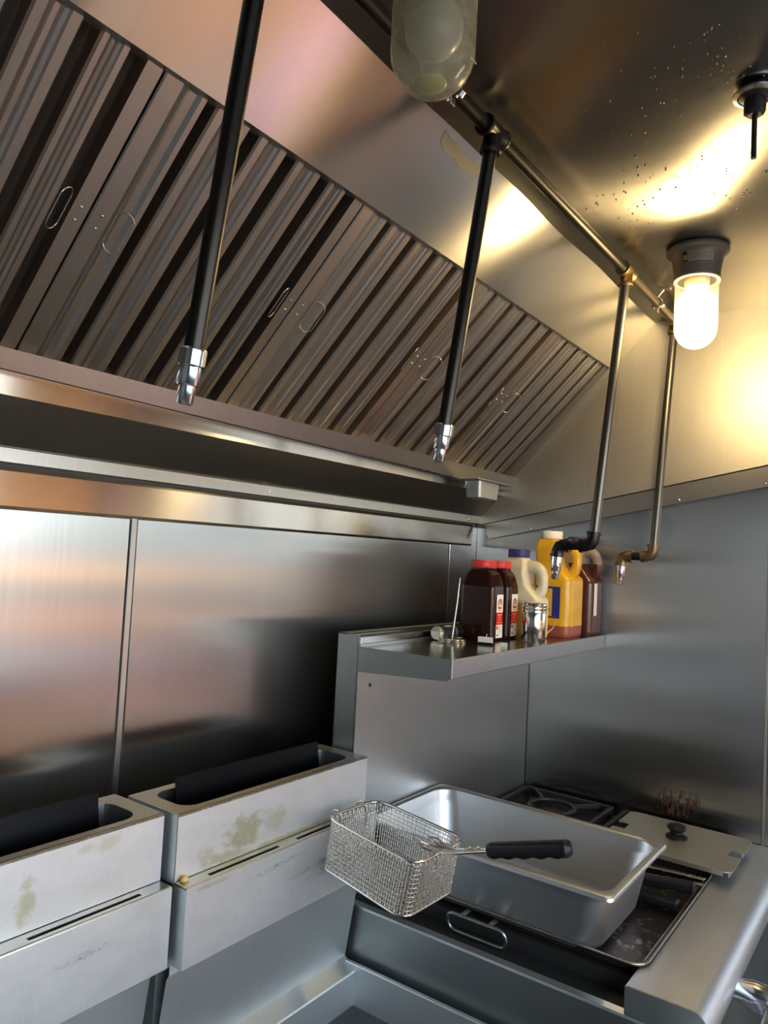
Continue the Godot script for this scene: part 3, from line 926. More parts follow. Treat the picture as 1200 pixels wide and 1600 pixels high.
	part(m, "lower_panel", greasy(63, [[0.1, 0.05, 0.1, 0.05, 0.4]], [[0.42, 0.18, 0.16, -0.25, 0.05], [0.62, 0.42, 0.2, -0.3, 0.06], [0.75, 0.55, 0.2, -0.3, 0.08]]) if second else greasy(71, [], [[0.70, 0.36, 0.10, -0.15, 0.06], [0.34, 0.42, 0.06, -0.3, 0.02]]), t)
	m = MB.new()
	m.quad(V(x0, yl - 0.003, zl), V(x0, -0.653, zl), V(x0, -0.653, zf - 0.04), V(x0, yl - 0.003, zf - 0.04))
	m.quad(V(x1, yl - 0.003, zl), V(x1, -0.653, zl), V(x1, -0.653, zf - 0.04), V(x1, yl - 0.003, zf - 0.04))
	m.quad(V(x0, -0.653, zl), V(x1, -0.653, zl), V(x1, -0.650, zf - 0.04), V(x0, -0.650, zf - 0.04))
	part(m, "panel_returns", fm, t)
	# splash back sloping down to the tank rim
	m = MB.new()
	m.strip([V(x0 + 0.002, -0.648, zf - 0.001), V(x0 + 0.002, -0.672, zf), V(x0 + 0.002, -0.680, zf - 0.006), V(x0 + 0.002, -0.842, zf - 0.030)], Vector3(x1 - x0 - 0.004, 0, 0))
	part(m, "splash_back", fm, t)
	m = MB.new()
	m.strip([V(x0 + 0.002, -0.842, zf - 0.030), V(x0 + 0.002, -0.857, zf + 0.003), V(x0 + 0.002, -0.860, zf + 0.005), V(x0 + 0.002, -1.02, zf + 0.005)], Vector3(x1 - x0 - 0.004, 0, 0))
	part(m, "tank_rim", fm, t)
	# oil tank sides, front and oil
	m = MB.new()
	m.bx(x0 + 0.001, H - 1.1, zf - 0.03, x0 + 0.012, H - 0.845, -0.30, 0.002)
	m.bx(x1 - 0.012, H - 1.1, zf - 0.03, x1 - 0.001, H - 0.845, -0.30, 0.002)
	m.bx(x0 + 0.001, H - 1.1, -0.34, x1 - 0.001, H - 0.80, -0.30, 0.004)
	part(m, "tank", fm, t)
	m = MB.new()
	m.bx(x0 + 0.012, H - 1.05, zf + 0.005, x1 - 0.012, H - 0.925, -0.34)
	part(m, "oil", plain(lin(0.012, 0.014, 0.018), 0.2), t, false, "dark oil in the tank")
	# cabinet, door and legs below
	m = MB.new()
	m.bx(x0 + 0.001, 0.15, zb, x1 - 0.001, H - 1.1, -0.26, 0.003)
	m.bx(x0 + 0.001, H - 1.1, -0.30, x1 - 0.001, H - 0.84, -0.26, 0.003)
	m.bx(x0 + 0.004, H - 1.1, zb, x1 - 0.004, H - 0.66, zf - 0.035)
	part(m, "cabinet", fm, t)
	m = MB.new()
	m.bx(x0 + 0.02, 0.2, -0.26, x1 - 0.02, H - 1.15, -0.24, 0.004)
	var dr := part(m, "door", fm, t)
	m = MB.new()
	m.tube([Vector3(x1 - 0.08, 0.30, -0.24), Vector3(x1 - 0.08, 0.30, -0.20), Vector3(x1 - 0.08, 0.42, -0.20), Vector3(x1 - 0.08, 0.42, -0.24)], 0.008, 8)
	part(m, "handle", mats["chrome"], dr)
	for q in [[x0 + 0.05, -0.3], [x1 - 0.05, -0.3], [x0 + 0.05, zb + 0.05], [x1 - 0.05, zb + 0.05]]:
		m = MB.new()
		m.lathe([Vector2(0, 0), Vector2(0.022, 0), Vector2(0.026, 0.02), Vector2(0.026, 0.15)], Vector3(q[0], 0, q[1]), Basis(), 14)
		part(m, "leg", mats["chrome"], t)
	# black baffle plate leaning out of the flue
	m = MB.new()
	var bz := zf - 0.082
	var bl := x0 + 0.060
	var br := x1 - 0.062
	m.box(V((bl + br) / 2, -0.438, bz), Vector3(br - bl, 0.075, 0.003), 0.001, Basis(Vector3.RIGHT, -0.15))
	m.box(V((bl + br) / 2, -0.476, bz + 0.02), Vector3(br - bl, 0.003, 0.04))
	part(m, "flue_baffle", steel("black_steel", lin(0.012, 0.013, 0.016), 0.45, 0.0, "flat", 4.0), t, false, "blackened baffle plate standing in the flue")
	# crumbs
	m = MB.new()
	var cp := V(0.796, yl + 0.0, zf + 0.008) if second else V(0.750, -0.86, zf - 0.01)
	if second:
		lump(m, cp + Vector3(0, 0.004, 0), 0.006, 3)
		solo(m, "food_crumb", plain(lin(0.62, 0.42, 0.12), 0.7), "yellow food crumb on the ledge at the gap between the fryers", "crumb")
		m = MB.new()
		lump(m, V(0.805, -0.835, zf - 0.018), 0.006, 9)
		solo(m, "food_crumb", plain(lin(0.60, 0.44, 0.16), 0.7), "pale food crumb low down on the splash back of the fryer", "crumb")

func lump(m: MB, c: Vector3, r: float, sd: int):
	var nz := noise(sd, 1.0, 2)
	var g := []
	for i in 9:
		var a := PI * i / 8.0
		var row := []
		for j in 12:
			var b := TAU * j / 12.0
			var d := Vector3(sin(a) * cos(b), cos(a), sin(a) * sin(b))
			row.append(c + d * r * Vector3(1.2, 0.75, 0.9) * (1.0 + 0.45 * nz.get_noise_3d(d.x * 2.0 + sd, d.y * 2.0, d.z * 2.0)))
		g.append(row)
	m.surf(g, false, true)

func gas_range():
	var t := thing("gas_range", "stainless steel gas range with high backguard, shelf and rounded front ledge", "range", Vector3(1.72, 0, -0.65))
	var xl := 1.286
	var xr := 2.156
	var m := MB.new()
	m.bx(xl, 0.15, -0.99, xr, H - 0.742, -0.315, 0.003)
	var body := part(m, "body", mats["range"], t)
	# folded rim on the left side
	m = MB.new()
	m.strip([V(xl - 0.001, -0.775, -0.99), V(xl - 0.001, -0.746, -0.99), V(xl + 0.001, -0.742, -0.99), V(xl + 0.012, -0.738, -0.99)], Vector3(0, 0, 0.70))
	part(m, "side_rim", mats["range"], t)
	m = MB.new()
	m.bx(xl + 0.014, H - 0.745, -0.985, xr, H - 0.739, -0.392)  # black strip stands in for shade in the gap beside the tray
	m.bx(xl + 0.062, H - 0.745, -0.985, xr, H - 0.712, -0.392)
	part(m, "cooktop", plain(lin(0.018, 0.017, 0.016), 0.45, 0.2), t)
	# landing ledge with bullnose
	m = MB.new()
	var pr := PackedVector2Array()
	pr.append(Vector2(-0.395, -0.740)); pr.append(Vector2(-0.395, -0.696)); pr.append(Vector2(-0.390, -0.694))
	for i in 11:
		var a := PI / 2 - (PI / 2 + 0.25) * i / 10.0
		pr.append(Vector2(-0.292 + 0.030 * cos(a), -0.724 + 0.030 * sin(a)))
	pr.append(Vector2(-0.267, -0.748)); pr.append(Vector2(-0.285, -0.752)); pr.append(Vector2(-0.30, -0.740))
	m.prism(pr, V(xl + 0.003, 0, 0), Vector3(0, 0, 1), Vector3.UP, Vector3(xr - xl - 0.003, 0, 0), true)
	part(m, "front_ledge", steel("ledge", lin(0.66, 0.69, 0.74), 0.55, 0.0, "flat", 1.2), t)  # bluish tint stands in for daylight mirrored on the ledge
	m = MB.new()
	m.prism(pr, V(xl - 0.001, 0, 0), Vector3(0, 0, 1), Vector3.UP, Vector3(0.004, 0, 0))
	part(m, "ledge_end_cap", steel("end_cap", lin(0.42, 0.44, 0.43), 0.5, 0.0, "flat", 2.0), t)
	# oven door with bar handle on angled brackets
	m = MB.new()
	m.bx(xl + 0.03, 0.25, -0.315, xr - 0.03, H - 0.80, -0.285, 0.004)
	var dr := part(m, "oven_door", mats["range"], t)
	m = MB.new()
	m.tube([V(1.20 + 0.12, -0.765, -0.205), V(xr - 0.06, -0.765, -0.205)], 0.014, 14)
	var bar := part(m, "handle_bar", steel("handle_steel", lin(0.55, 0.52, 0.46), 0.35, 0.0, "flat", 4.0), dr)
	for x in [1.52, 2.05]:
		m = MB.new()
		m.lathe([Vector2(0.0, -0.004), Vector2(0.021, -0.004), Vector2(0.026, 0.004), Vector2(0.026, 0.035), Vector2(0.018, 0.06), Vector2(0.017, 0.09)], V(x, -0.757, -0.205), Basis(Vector3.RIGHT, -PI / 2 + 0.1), 16)
		part(m, "bracket", mats["chrome"], dr)
	m = MB.new()
	m.bx(xl + 0.02, H - 0.80, -0.315, xr - 0.02, H - 0.752, -0.30, 0.002)
	var cp := part(m, "control_panel", mats["range"], t)
	for i in 6:
		m = MB.new()
		m.lathe([Vector2(0.010, 0), Vector2(0.013, 0.003), Vector2(0.012, 0.009), Vector2(0.0, 0.010)], V(xl + 0.1 + i * 0.135, -0.780, -0.301), Basis(Vector3.RIGHT, PI / 2), 14)
		part(m, "knob", mats["black_plastic"], cp)
	for q in [[xl + 0.05, -0.36], [xr - 0.05, -0.36], [xl + 0.05, -0.94], [xr - 0.05, -0.94]]:
		m = MB.new()
		m.lathe([Vector2(0, 0), Vector2(0.022, 0), Vector2(0.026, 0.02), Vector2(0.026, 0.15)], Vector3(q[0], 0, q[1]), Basis(), 14)
		part(m, "leg", mats["chrome"], t)
	# backguard
	m = MB.new()
	m.bx(xl, H - 0.742, -1.05, xl + 0.0015, H - 0.180, -0.9885)
	m.bx(xl, H - 0.742, -1.05, xr, H - 0.180, -1.048)
	m.bx(xl, H - 0.182, -1.05, xr, H - 0.180, -1.02)
	m.bx(xl + 0.002, H - 0.20, -1.022, xr, H - 0.180, -1.020)
	part(m, "backguard_casing", steel("bg_side", lin(0.42, 0.44, 0.43), 0.45, 0.0, "flat", 1.0), t)
	m = MB.new()
	m.bx(xl, H - 0.742, -0.993, xr, H - 0.20, -0.990, 0.0008)
	var bg := part(m, "backguard", steel("backguard", lin(0.56, 0.56, 0.56), 0.38, 0.4, "wall", 0.8), t)
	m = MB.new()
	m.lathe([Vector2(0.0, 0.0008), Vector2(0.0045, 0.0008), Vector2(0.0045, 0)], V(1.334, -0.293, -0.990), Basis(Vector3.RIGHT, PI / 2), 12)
	part(m, "hole_shade_disc", mats["dark"], bg)  # flat dark disc, its colour painted as the shade inside a hole
	# shelf on the backguard
	m = MB.new()
	m.bx(xl + 0.001, H - 0.2075, -1.0, xr, H - 0.205, -0.757)
	m.bx(xl + 0.001, H - 0.212, -1.003, xr, H - 0.196, -1.0)
	var sh := part(m, "shelf", mats["shelf"], t)
	m = MB.new()
	m.bx(xl + 0.002, H - 0.243, -0.758, xr, H - 0.2045, -0.755, 0.001)
	m.quad(V(xl + 0.002, -0.243, -0.755), V(xr, -0.243, -0.755), V(xr, -0.247, -0.768), V(xl + 0.002, -0.247, -0.768))
	part(m, "shelf_front", steel("shelf_front", lin(0.55, 0.55, 0.56), 0.36, 0.3, "wall", 0.8), sh)
	m = MB.new()
	m.prism(PackedVector2Array([Vector2(-0.9895, -0.259), Vector2(-0.765, -0.248), Vector2(-0.755, -0.241), Vector2(-0.755, -0.2045), Vector2(-0.985, -0.2045), Vector2(-0.9895, -0.190)]), V(xl - 0.001, 0, 0), Vector3(0, 0, 1), Vector3.UP, Vector3(0.003, 0, 0))
	part(m, "end_bracket", mats["bg_side"], sh)
	m = MB.new()
	m.bx(xl + 0.005, H - 0.200, -1.0, xr, H - 0.185, -0.988, 0.001)
	part(m, "rear_rail", mats["shelf"], sh)
	# iron burner grates beside the right wall
	for k in 2:
		var c := V(2.02, -0.690, -0.84 + 0.30 * k)
		m = MB.new()
		for s in [-1, 1]:
			m.box(c + Vector3(s * 0.115, 0, 0), Vector3(0.012, 0.016, 0.27), 0.002)
			m.box(c + Vector3(0, 0, s * 0.13), Vector3(0.24, 0.016, 0.012), 0.002)
		for s in [-1, 1]:
			for u in [-1, 1]:
				m.box(c + Vector3(s * 0.075, 0.003, u * 0.07), Vector3(0.085, 0.012, 0.010), 0.002, Basis(Vector3.UP, -0.7 * s * u))
		for q in [[-0.11, -0.125], [0.11, -0.125], [-0.11, 0.125], [0.11, 0.125]]:
			m.box(c + Vector3(q[0], -0.012, q[1]), Vector3(0.012, 0.022, 0.012))
		part(m, "burner_grate", mats["iron"], t)
		m = MB.new()
		var pts := []
		for i in 28: pts.append(c + Vector3(cos(TAU * i / 28) * 0.062, 0.004, sin(TAU * i / 28) * 0.062))
		m.tube(pts, 0.006, 8, true)
		part(m, "grate_ring", mats["iron"], t)
		m = MB.new()
		m.lathe([Vector2(0.04, -0.022), Vector2(0.038, -0.010), Vector2(0.03, -0.006), Vector2(0, -0.006)], c, Basis(), 20)
		part(m, "burner", steel("rusty_burner", lin(0.12, 0.06, 0.03), 0.6, 0.0, "flat", 9.0), t)

func cookware():
	# dark roasting tray on the burners
	var t := thing("roasting_tray", "dark worn roasting tray with loop handle under the deep steel pan", "tray", V(1.61, -0.71, -0.67))
	var m := MB.new()
	var hx := 0.262
	var hz := 0.290
	var c := V(1.612, 0, -0.676)
	var g := []
	for q in [[-0.710, -0.018, 0.02], [-0.7085, -0.012, 0.025], [-0.690, -0.004, 0.03], [-0.6875, 0.0, 0.032], [-0.6875, 0.004, 0.034], [-0.690, 0.005, 0.034]]:
		g.append(ring_of(rr(hx + q[1], hz + q[1], q[2]), q[0], c))
	m.surf(g, false, true)
	fan(m, g[0], Vector3.UP)
	var tn := noise(91, 1.0, 4)
	var tm := plain(Color.WHITE, 0.34, 0.9)
	tm.albedo_texture = pattern(256, 256, func(u, v):
		var s := tn.get_noise_2d(u * 9.0, v * 9.0) + 0.6 * tn.get_noise_2d(u * 40.0 + 5.0, v * 40.0)
		var w := smoothstep(0.15, 0.6, s)
		return Color(0.32, 0.29, 0.27).lerp(Color(0.66, 0.62, 0.60), w).lerp(Color(0.27, 0.20, 0.14), smoothstep(0.3, 0.6, tn.get_noise_2d(u * 5.0 + 40.0, v * 5.0))))
	tm.uv1_scale = Vector3(2.2, 2.2, 2.2)
	part(m, "pan", tm, t)
	m = MB.new()
	var rp := []
	for p in rr(hx + 0.003, hz + 0.003, 0.034, 6): rp.append(c + Vector3(p.x, -0.6885, p.y))
	m.tube(rp, 0.0026, 6, true)
	part(m, "rim", steel("tray_rim", lin(0.36, 0.32, 0.27), 0.35, 0.0, "flat", 5.0), t)
	m = MB.new()
	var hp := []
	for p in rr(0.018, 0.064, 0.0165, 6): hp.append(V(1.328, -0.716, -0.692) + Vector3(-0.010 - p.x * 0.25, p.x, p.y))
	m.tube(hp, 0.0036, 8, true)
	for dz in [-0.03, 0.03]: m.box(V(1.330, -0.698, -0.692 + dz), Vector3(0.026, 0.006, 0.010), 0.001)
	part(m, "loop_handle", steel("handle_grey", lin(0.32, 0.31, 0.30), 0.35, 0.0, "flat", 8.0), t)

	# deep steam table pan
	t = thing("deep_steel_pan", "large deep stainless steel food pan standing on the dark tray", "pan", V(1.485, -0.7085, -0.71))
	c = V(1.485, 0, -0.709)
	hx = 0.163
	hz = 0.270
	m = MB.new()
	g = []
	for q in [[-0.7085, -0.060, 0.03], [-0.7070, -0.046, 0.04], [-0.700, -0.036, 0.048], [-0.690, -0.030, 0.050], [-0.604, -0.014, 0.046], [-0.600, -0.008, 0.044], [-0.580, -0.007, 0.044], [-0.5762, -0.003, 0.042], [-0.5752, 0.003, 0.040]]:
		g.append(ring_of(rr(hx + q[1], hz + q[1], q[2], 8), q[0], c))
	# rolled rim, pinched out to square corners
	for q in [[-0.5750, 0.006], [-0.5752, 0.012], [-0.5775, 0.0150], [-0.5835, 0.0155]]:
		g.append(ring_of(rr(hx + q[1] - 0.006, hz + q[1] - 0.006, 0.014, 8), q[0], c))
	m.surf(g, false, true)
	fan(m, g[0], Vector3.UP)
	part(m, "pan_shell", mats["pan"], t)
	# outer skin, a sheet's thickness away
	m = MB.new()
	g = []
	for q in [[-0.7088, -0.058, 0.03], [-0.7073, -0.044, 0.04], [-0.700, -0.0345, 0.048], [-0.690, -0.0285, 0.050], [-0.604, -0.0125, 0.046], [-0.600, -0.0065, 0.044], [-0.580, -0.0055, 0.044], [-0.577, -0.001, 0.042]]:
		g.append(ring_of(rr(hx + q[1], hz + q[1], q[2], 8), q[0], c))
	m.surf(g, false, true, true)
	part(m, "outer_skin", mats["pan"], t)
	m = MB.new()
	for k in 4: lump(m, V(1.372 + 0.012 * k, -0.606 + 0.003 * (k % 2), -0.585 + 0.014 * k), 0.011 - 0.001 * k, 20 + k)
	# scrap of fried batter leaning on the wall of the pan
	for i in m.v.size(): m.v[i].y -= 0.088
	solo(m, "fried_scrap", plain(lin(0.55, 0.36, 0.11), 0.7), "golden scrap of fried batter inside the deep pan", "food")

	basket()

	# slotted flat lid with black knob
	t = thing("pan_lid", "flat steel pan lid with black knob and spoon notch by the right wall", "lid", V(1.945, -0.672, -0.485))
	m = MB.new()
	var P := PackedVector2Array()
	var lx := 0.130
	var lz := 0.150
	for q in [[1, 1, 0.0], [-1, 1, PI / 2], [-1, -1, PI], [1, -1, PI * 1.5]]:
		for i in 6:
			var a: float = q[2] + PI / 2 * i / 5.0
			P.append(Vector2(q[0] * (lx - 0.02) + cos(a) * 0.02, q[1] * (lz - 0.02) + sin(a) * 0.02))
			if i == 5 and q[1] == 1 and q[0] == 1:
				P.append_array([Vector2(0.022, lz), Vector2(0.022, lz - 0.030), Vector2(-0.022, lz - 0.030), Vector2(-0.022, lz)])
			if i == 5 and q[1] == -1 and q[0] == -1:
				P.append_array([Vector2(-0.022, -lz), Vector2(-0.022, -lz + 0.030), Vector2(0.022, -lz + 0.030), Vector2(0.022, -lz)])
	m.prism(P, V(1.945, -0.6625, -0.485), Vector3(1, 0, 0), Vector3(0, 0, 1), Vector3(0, 0.002, 0))
	part(m, "plate", mats["lid"], t)
	m = MB.new()
	m.bx(1.945 - lx + 0.014, H - 0.676, -0.485 - lz + 0.02, 1.945 - lx + 0.016, H - 0.6625, -0.485 + lz - 0.02)
	part(m, "flange", mats["lid"], t)
	m = MB.new()
	m.bx(1.945 + lx - 0.016, H - 0.676, -0.485 - lz + 0.02, 1.945 + lx - 0.014, H - 0.6625, -0.485 + lz - 0.02)
	part(m, "flange", mats["lid"], t)
	for s in [-1, 1]:
		for u in [-1, 1]:
			m = MB.new()
			m.box(V(1.945 + u * 0.072, -0.669, -0.485 + s * (lz - 0.008)), Vector3(0.088, 0.013, 0.002))
			part(m, "flange", mats["lid"], t)
	m = MB.new()
	m.lathe([Vector2(0.0, 0.0), Vector2(0.026, 0.0), Vector2(0.026, 0.004), Vector2(0.015, 0.011), Vector2(0.015, 0.015), Vector2(0.021, 0.020), Vector2(0.0235, 0.025), Vector2(0.021, 0.030), Vector2(0.012, 0.033), Vector2(0, 0.034)], V(1.955, -0.6605, -0.487), Basis(), 28)
	part(m, "knob", mats["black_plastic"], t)

	# utensils lying between pan and lid
	var us := [[V(1.698, -0.694, -0.60), V(1.712, -0.672, -0.384), "thick black utensil handle lying on the tray, nearer the pan lid"], [V(1.655, -0.7005, -0.62), V(1.648, -0.692, -0.402), "short black utensil handle lying on the tray against the deep pan"]]
	for q in us:
		var a: Vector3 = q[0]
		var b: Vector3 = q[1]
		var u := thing("cooking_utensil", q[2], "utensil", a, "black handled utensils on the tray")
		m = MB.new()
		var d := (b - a).normalized()
		var bs := Basis(Vector3.UP.cross(d).normalized(), d.cross(Vector3.UP.cross(d).normalized()), d)
		m.box((a * 0.3 + b * 0.7), Vector3(0.027, 0.018, (b - a).length() * 0.6), 0.004, bs)
		m.box(b - d * 0.006, Vector3(0.0285, 0.0195, 0.012), 0.004, bs)
		part(m, "grip", mats["black_plastic"], u)
		m = MB.new()
		m.box(a * 0.75 + b * 0.25, Vector3(0.010, 0.003, (b - a).length() * 0.42), 0.001, bs)
		m.box(a - d * 0.03, Vector3(0.045, 0.002, 0.07), 0.0008, bs)
		part(m, "blade", mats["wire"], u)
	var tg := thing("steel_tongs", "plain steel tongs lying beside the black utensil handles", "tongs", V(1.74, -0.70, -0.5))
	for s in [0, 1]:
		m = MB.new()
		var a := V(1.742 + 0.040 * s, -0.694, -0.62)
		var b := V(1.758 + 0.014 * s, -0.678 + 0.006 * s, -0.380)
		var pth := []
		for i in 9: pth.append(a.lerp(b, i / 8.0) + Vector3((0.008 if s == 1 else -0.008) * sin(PI * i / 8.0), 0, 0))
		for i in 8:
			var d: Vector3 = (pth[i + 1] - pth[i])
			var dn := d.normalized()
			var bs := Basis(Vector3.UP.cross(dn).normalized(), dn.cross(Vector3.UP.cross(dn).normalized()), dn)
			m.box((pth[i] + pth[i + 1]) / 2, Vector3(0.013, 0.0025, d.length() * 1.02), 0.0008, bs)
		part(m, "arm", steel("tong_steel", lin(0.72, 0.66, 0.54), 0.3, 0.0, "flat", 5.0), tg)

func basket():
	# wire fryer basket hung from the ledge slots; corner points of rim and floor
	var t := thing("fryer_basket", "wire mesh fryer basket with black grip hanging beside the deep pan", "basket", V(1.14, -0.586, -0.78))
	var top := [V(1.104, -0.502, -0.905), V(1.254, -0.502, -0.897), V(1.196, -0.502, -0.656), V(1.042, -0.502, -0.661)]
	var bot := [V(1.087, -0.584, -0.898), V(1.235, -0.584, -0.890), V(1.177, -0.584, -0.662), V(1.025, -0.584, -0.669)]
	var rc := 0.16   # corner rounding, as a share of the side
	var outline := func(q: Array, k: float) -> Array:
		# rounded quadrilateral, each corner a small arc
		var o := []
		for i in 4:
			var p: Vector3 = q[i]
			var a: Vector3 = (q[(i + 3) % 4] - p).normalized() * k
			var b: Vector3 = (q[(i + 1) % 4] - p).normalized() * k
			for j in 6:
				var s := j / 5.0
				o.append(p + a * (1 - s) * (1 - s) + b * s * s)
		return o
	var rim: Array = outline.call(top, 0.035)
	var foot: Array = outline.call(bot, 0.030)
	var m := MB.new()
	m.tube(rim, 0.0030, 8, true)
	var cl := []
	part(m, "rim", mats["wire"], t)
	m = MB.new()
	m.tube(foot, 0.0026, 8, true)
	part(m, "base_frame", mats["wire"], t)
	# woven mesh: walls and floor
	m = MB.new()
	var pitch := 0.0056
	var wr := 0.0009
	var resample := func(loop: Array, n: int) -> Array:
		var L := [0.0]
		for i in loop.size(): L.append(L[-1] + (loop[(i + 1) % loop.size()] - loop[i]).length())
		var o := []
		for k in n:
			var s: float = L[-1] * k / n
			var i := 0
			while L[i + 1] < s: i += 1
			o.append(loop[i].lerp(loop[(i + 1) % loop.size()], (s - L[i]) / maxf(L[i + 1] - L[i], 1e-9)))
		return o
	var N := 124
	var R: Array = resample.call(rim, N)
	var F: Array = resample.call(foot, N)
	var cen := Vector3.ZERO
	for p in R: cen += p
	cen /= N
	var rows := 12
	for r in range(1, rows):
		var pth := []
		for k in N:
			var p: Vector3 = R[k].lerp(F[k], float(r) / rows)
			var o: Vector3 = (p - cen)
			o.y = 0
			pth.append(p + o.normalized() * (wr * (1 if (k + r) % 2 == 0 else -1)))
		m.tube(pth, wr, 4, true)
	for k in N:
		var pth := []
		for r in rows + 1:
			var p: Vector3 = R[k].lerp(F[k], float(r) / rows)
			var o: Vector3 = (p - cen)
			o.y = 0
			pth.append(p + o.normalized() * (wr * (-1 if (k + r) % 2 == 0 else 1)))
		m.tube(pth, wr, 4, false, false)
	for ax in 2:
		var n := 39 if ax == 0 else 23
		var kk := 23 if ax == 0 else 39
		for i in range(1, n):
			var s := float(i) / n
			var A: Vector3
			var B: Vector3
			if ax == 0:
				A = bot[0].lerp(bot[3], s); B = bot[1].lerp(bot[2], s)
			else:
				A = bot[0].lerp(bot[1], s); B = bot[3].lerp(bot[2], s)
			var inset := 0.0
			if s < 0.08 or s > 0.92: inset = 0.03
			var pth := []
			for j in kk + 1:
				var w := lerpf(inset, 1.0 - inset, float(j) / kk)
				pth.append(A.lerp(B, w) + Vector3(0, wr * (1 if (i + j + ax) % 2 == 0 else -1), 0))
			m.tube(pth, wr, 4, false, false)
	var ms := part(m, "wire_mesh", mats["wire"], t)
	ms.set_meta("kind", "stuff")
	# hook at the back, support wire, handle
	for s in [0.25, 0.75]:
		m = MB.new()
		var p: Vector3 = top[0].lerp(top[1], s)
		m.tube([p + Vector3(0, -0.04, 0.004), p + Vector3(0, -0.004, 0.003), p + Vector3(0, 0.003, -0.001), p + Vector3(0, 0.003, -0.010), p + Vector3(0, -0.004, -0.0195), p + Vector3(0, -0.031, -0.0215)], 0.0022, 6)
		part(m, "hook", mats["wire"], t)
	var h0 := V(1.119, -0.502, -0.660)
	var h1 := V(1.100, -0.467, -0.560)
	var h2 := V(1.073, -0.417, -0.414)
	m = MB.new()
	for s in [-1, 1]:
		var sx := Vector3(0.012 * s, 0, 0)
		m.tube([h0 + sx * 1.4 + Vector3(0, -0.03, -0.004), h0 + sx * 1.3 + Vector3(0, 0.004, 0.0), h0 + sx + (h1 - h0) * 0.2, h1 + sx * 0.45, h1 + sx * 0.4 + (h2 - h1) * 0.2], 0.0030, 8)
		m.tube([h0 + sx * 1.3 + Vector3(0, 0.003, 0), h0 + sx * 2.2 + Vector3(-0.002, 0.010, -0.024), h0 + sx * 1.2 + Vector3(-0.002, 0.012, -0.034), h0 + sx * 0.2 + Vector3(0.002, 0.006, -0.012), h0 + sx * 0.5 + (h1 - h0) * 0.25], 0.0022, 6)
	for f in [0.55, 0.72]:
		var q := h0.lerp(h1, f)
		m.tube([q + Vector3(-0.009, 0.0035, 0), q + Vector3(0.009, 0.0035, 0)], 0.0022, 6)
	part(m, "handle_wires", mats["wire"], t)
	# contoured plastic grip with finger waves underneath
	m = MB.new()
	var ax := (h2 - h1).normalized()
	var sd := Vector3.UP.cross(ax).normalized()
	var upv := ax.cross(sd)
	var g := []
	var K := 40
	for i in K + 1:
		var s := float(i) / K
		var p := h1.lerp(h2, s)
		var e := 1.0
		if s < 0.04: e = 0.80 + 0.20 * (s / 0.04)
		if s > 0.95: e = sqrt(maxf(0.05, 1.0 - pow((s - 0.95) / 0.05, 2.0)))
		var row := []
		var wave := 0.0014 * sin(s * TAU * 5.0) * (1.0 if s > 0.12 and s < 0.92 else 0.0)
		for k in 20:
			var a := TAU * k / 20.0
			var cx := signf(cos(a)) * pow(absf(cos(a)), 0.7) * 0.0115 * e
			var cy := signf(sin(a)) * pow(absf(sin(a)), 0.7) * (0.0125 + (wave if sin(a) < 0 else 0.0)) * e
			row.append(p + sd * cx + upv * cy)
		g.append(row)
	m.surf(g, false, true)
	fan(m, g[0], -ax)
	fan(m, g[K], ax)
	part(m, "grip", mats["black_plastic"], t)

func label_print() -> ImageTexture:
	var im := Image.create(96, 320, false, Image.FORMAT_RGBA8)
	im.fill(Color(0.93, 0.91, 0.88))
	# arched emblem in dark red with a foot bar
	for y in 320:
		for x in 96:
			var p := Vector2(x - 52.0, (y - 62.0))
			var d := p.length()
			if (absf(d - 24.0) < 6.0 and y < 66) or (absf(d - 10.0) < 3.5): im.set_pixel(x, y, Color(0.62, 0.10, 0.10))
	im.fill_rect(Rect2i(22, 62, 10, 44), Color(0.62, 0.10, 0.10))
	im.fill_rect(Rect2i(72, 62, 8, 24), Color(0.62, 0.10, 0.10))
	im.fill_rect(Rect2i(26, 92, 50, 14), Color(0.70, 0.10, 0.10))
	im.fill_rect(Rect2i(28, 114, 46, 4), Color(0.35, 0.33, 0.33))
	im.fill_rect(Rect2i(0, 132, 96, 92), Color(0.80, 0.12, 0.07))
	var rng := RandomNumberGenerator.new()
	rng.seed = 8
	for row in [[146, 8, 24, 74], [162, 8, 36, 62], [180, 8, 38, 58], [204, 4, 14, 84]]:
		var x: int = row[2]
		while x < row[3]:
			var w := rng.randi_range(3, 7)
			im.fill_rect(Rect2i(x, row[0], w, row[1]), Color(0.96, 0.78, 0.72))
			x += w + 2
	im.fill_rect(Rect2i(8, 232, 22, 26), Color(0.75, 0.12, 0.08))
	for row in 9:
		var x := 36
		while x < 88:
			var w := rng.randi_range(3, 8)
			im.fill_rect(Rect2i(x, 234 + row * 6, w, 2), Color(0.45, 0.43, 0.42))
			x += w + 3
	im.fill_rect(Rect2i(10, 292, 30, 16), Color(0.45, 0.4, 0.4))
	for i in 10: im.fill_rect(Rect2i(11 + i * 3, 292, 1, 16), Color(0.93, 0.91, 0.88))
	return ImageTexture.create_from_image(im)

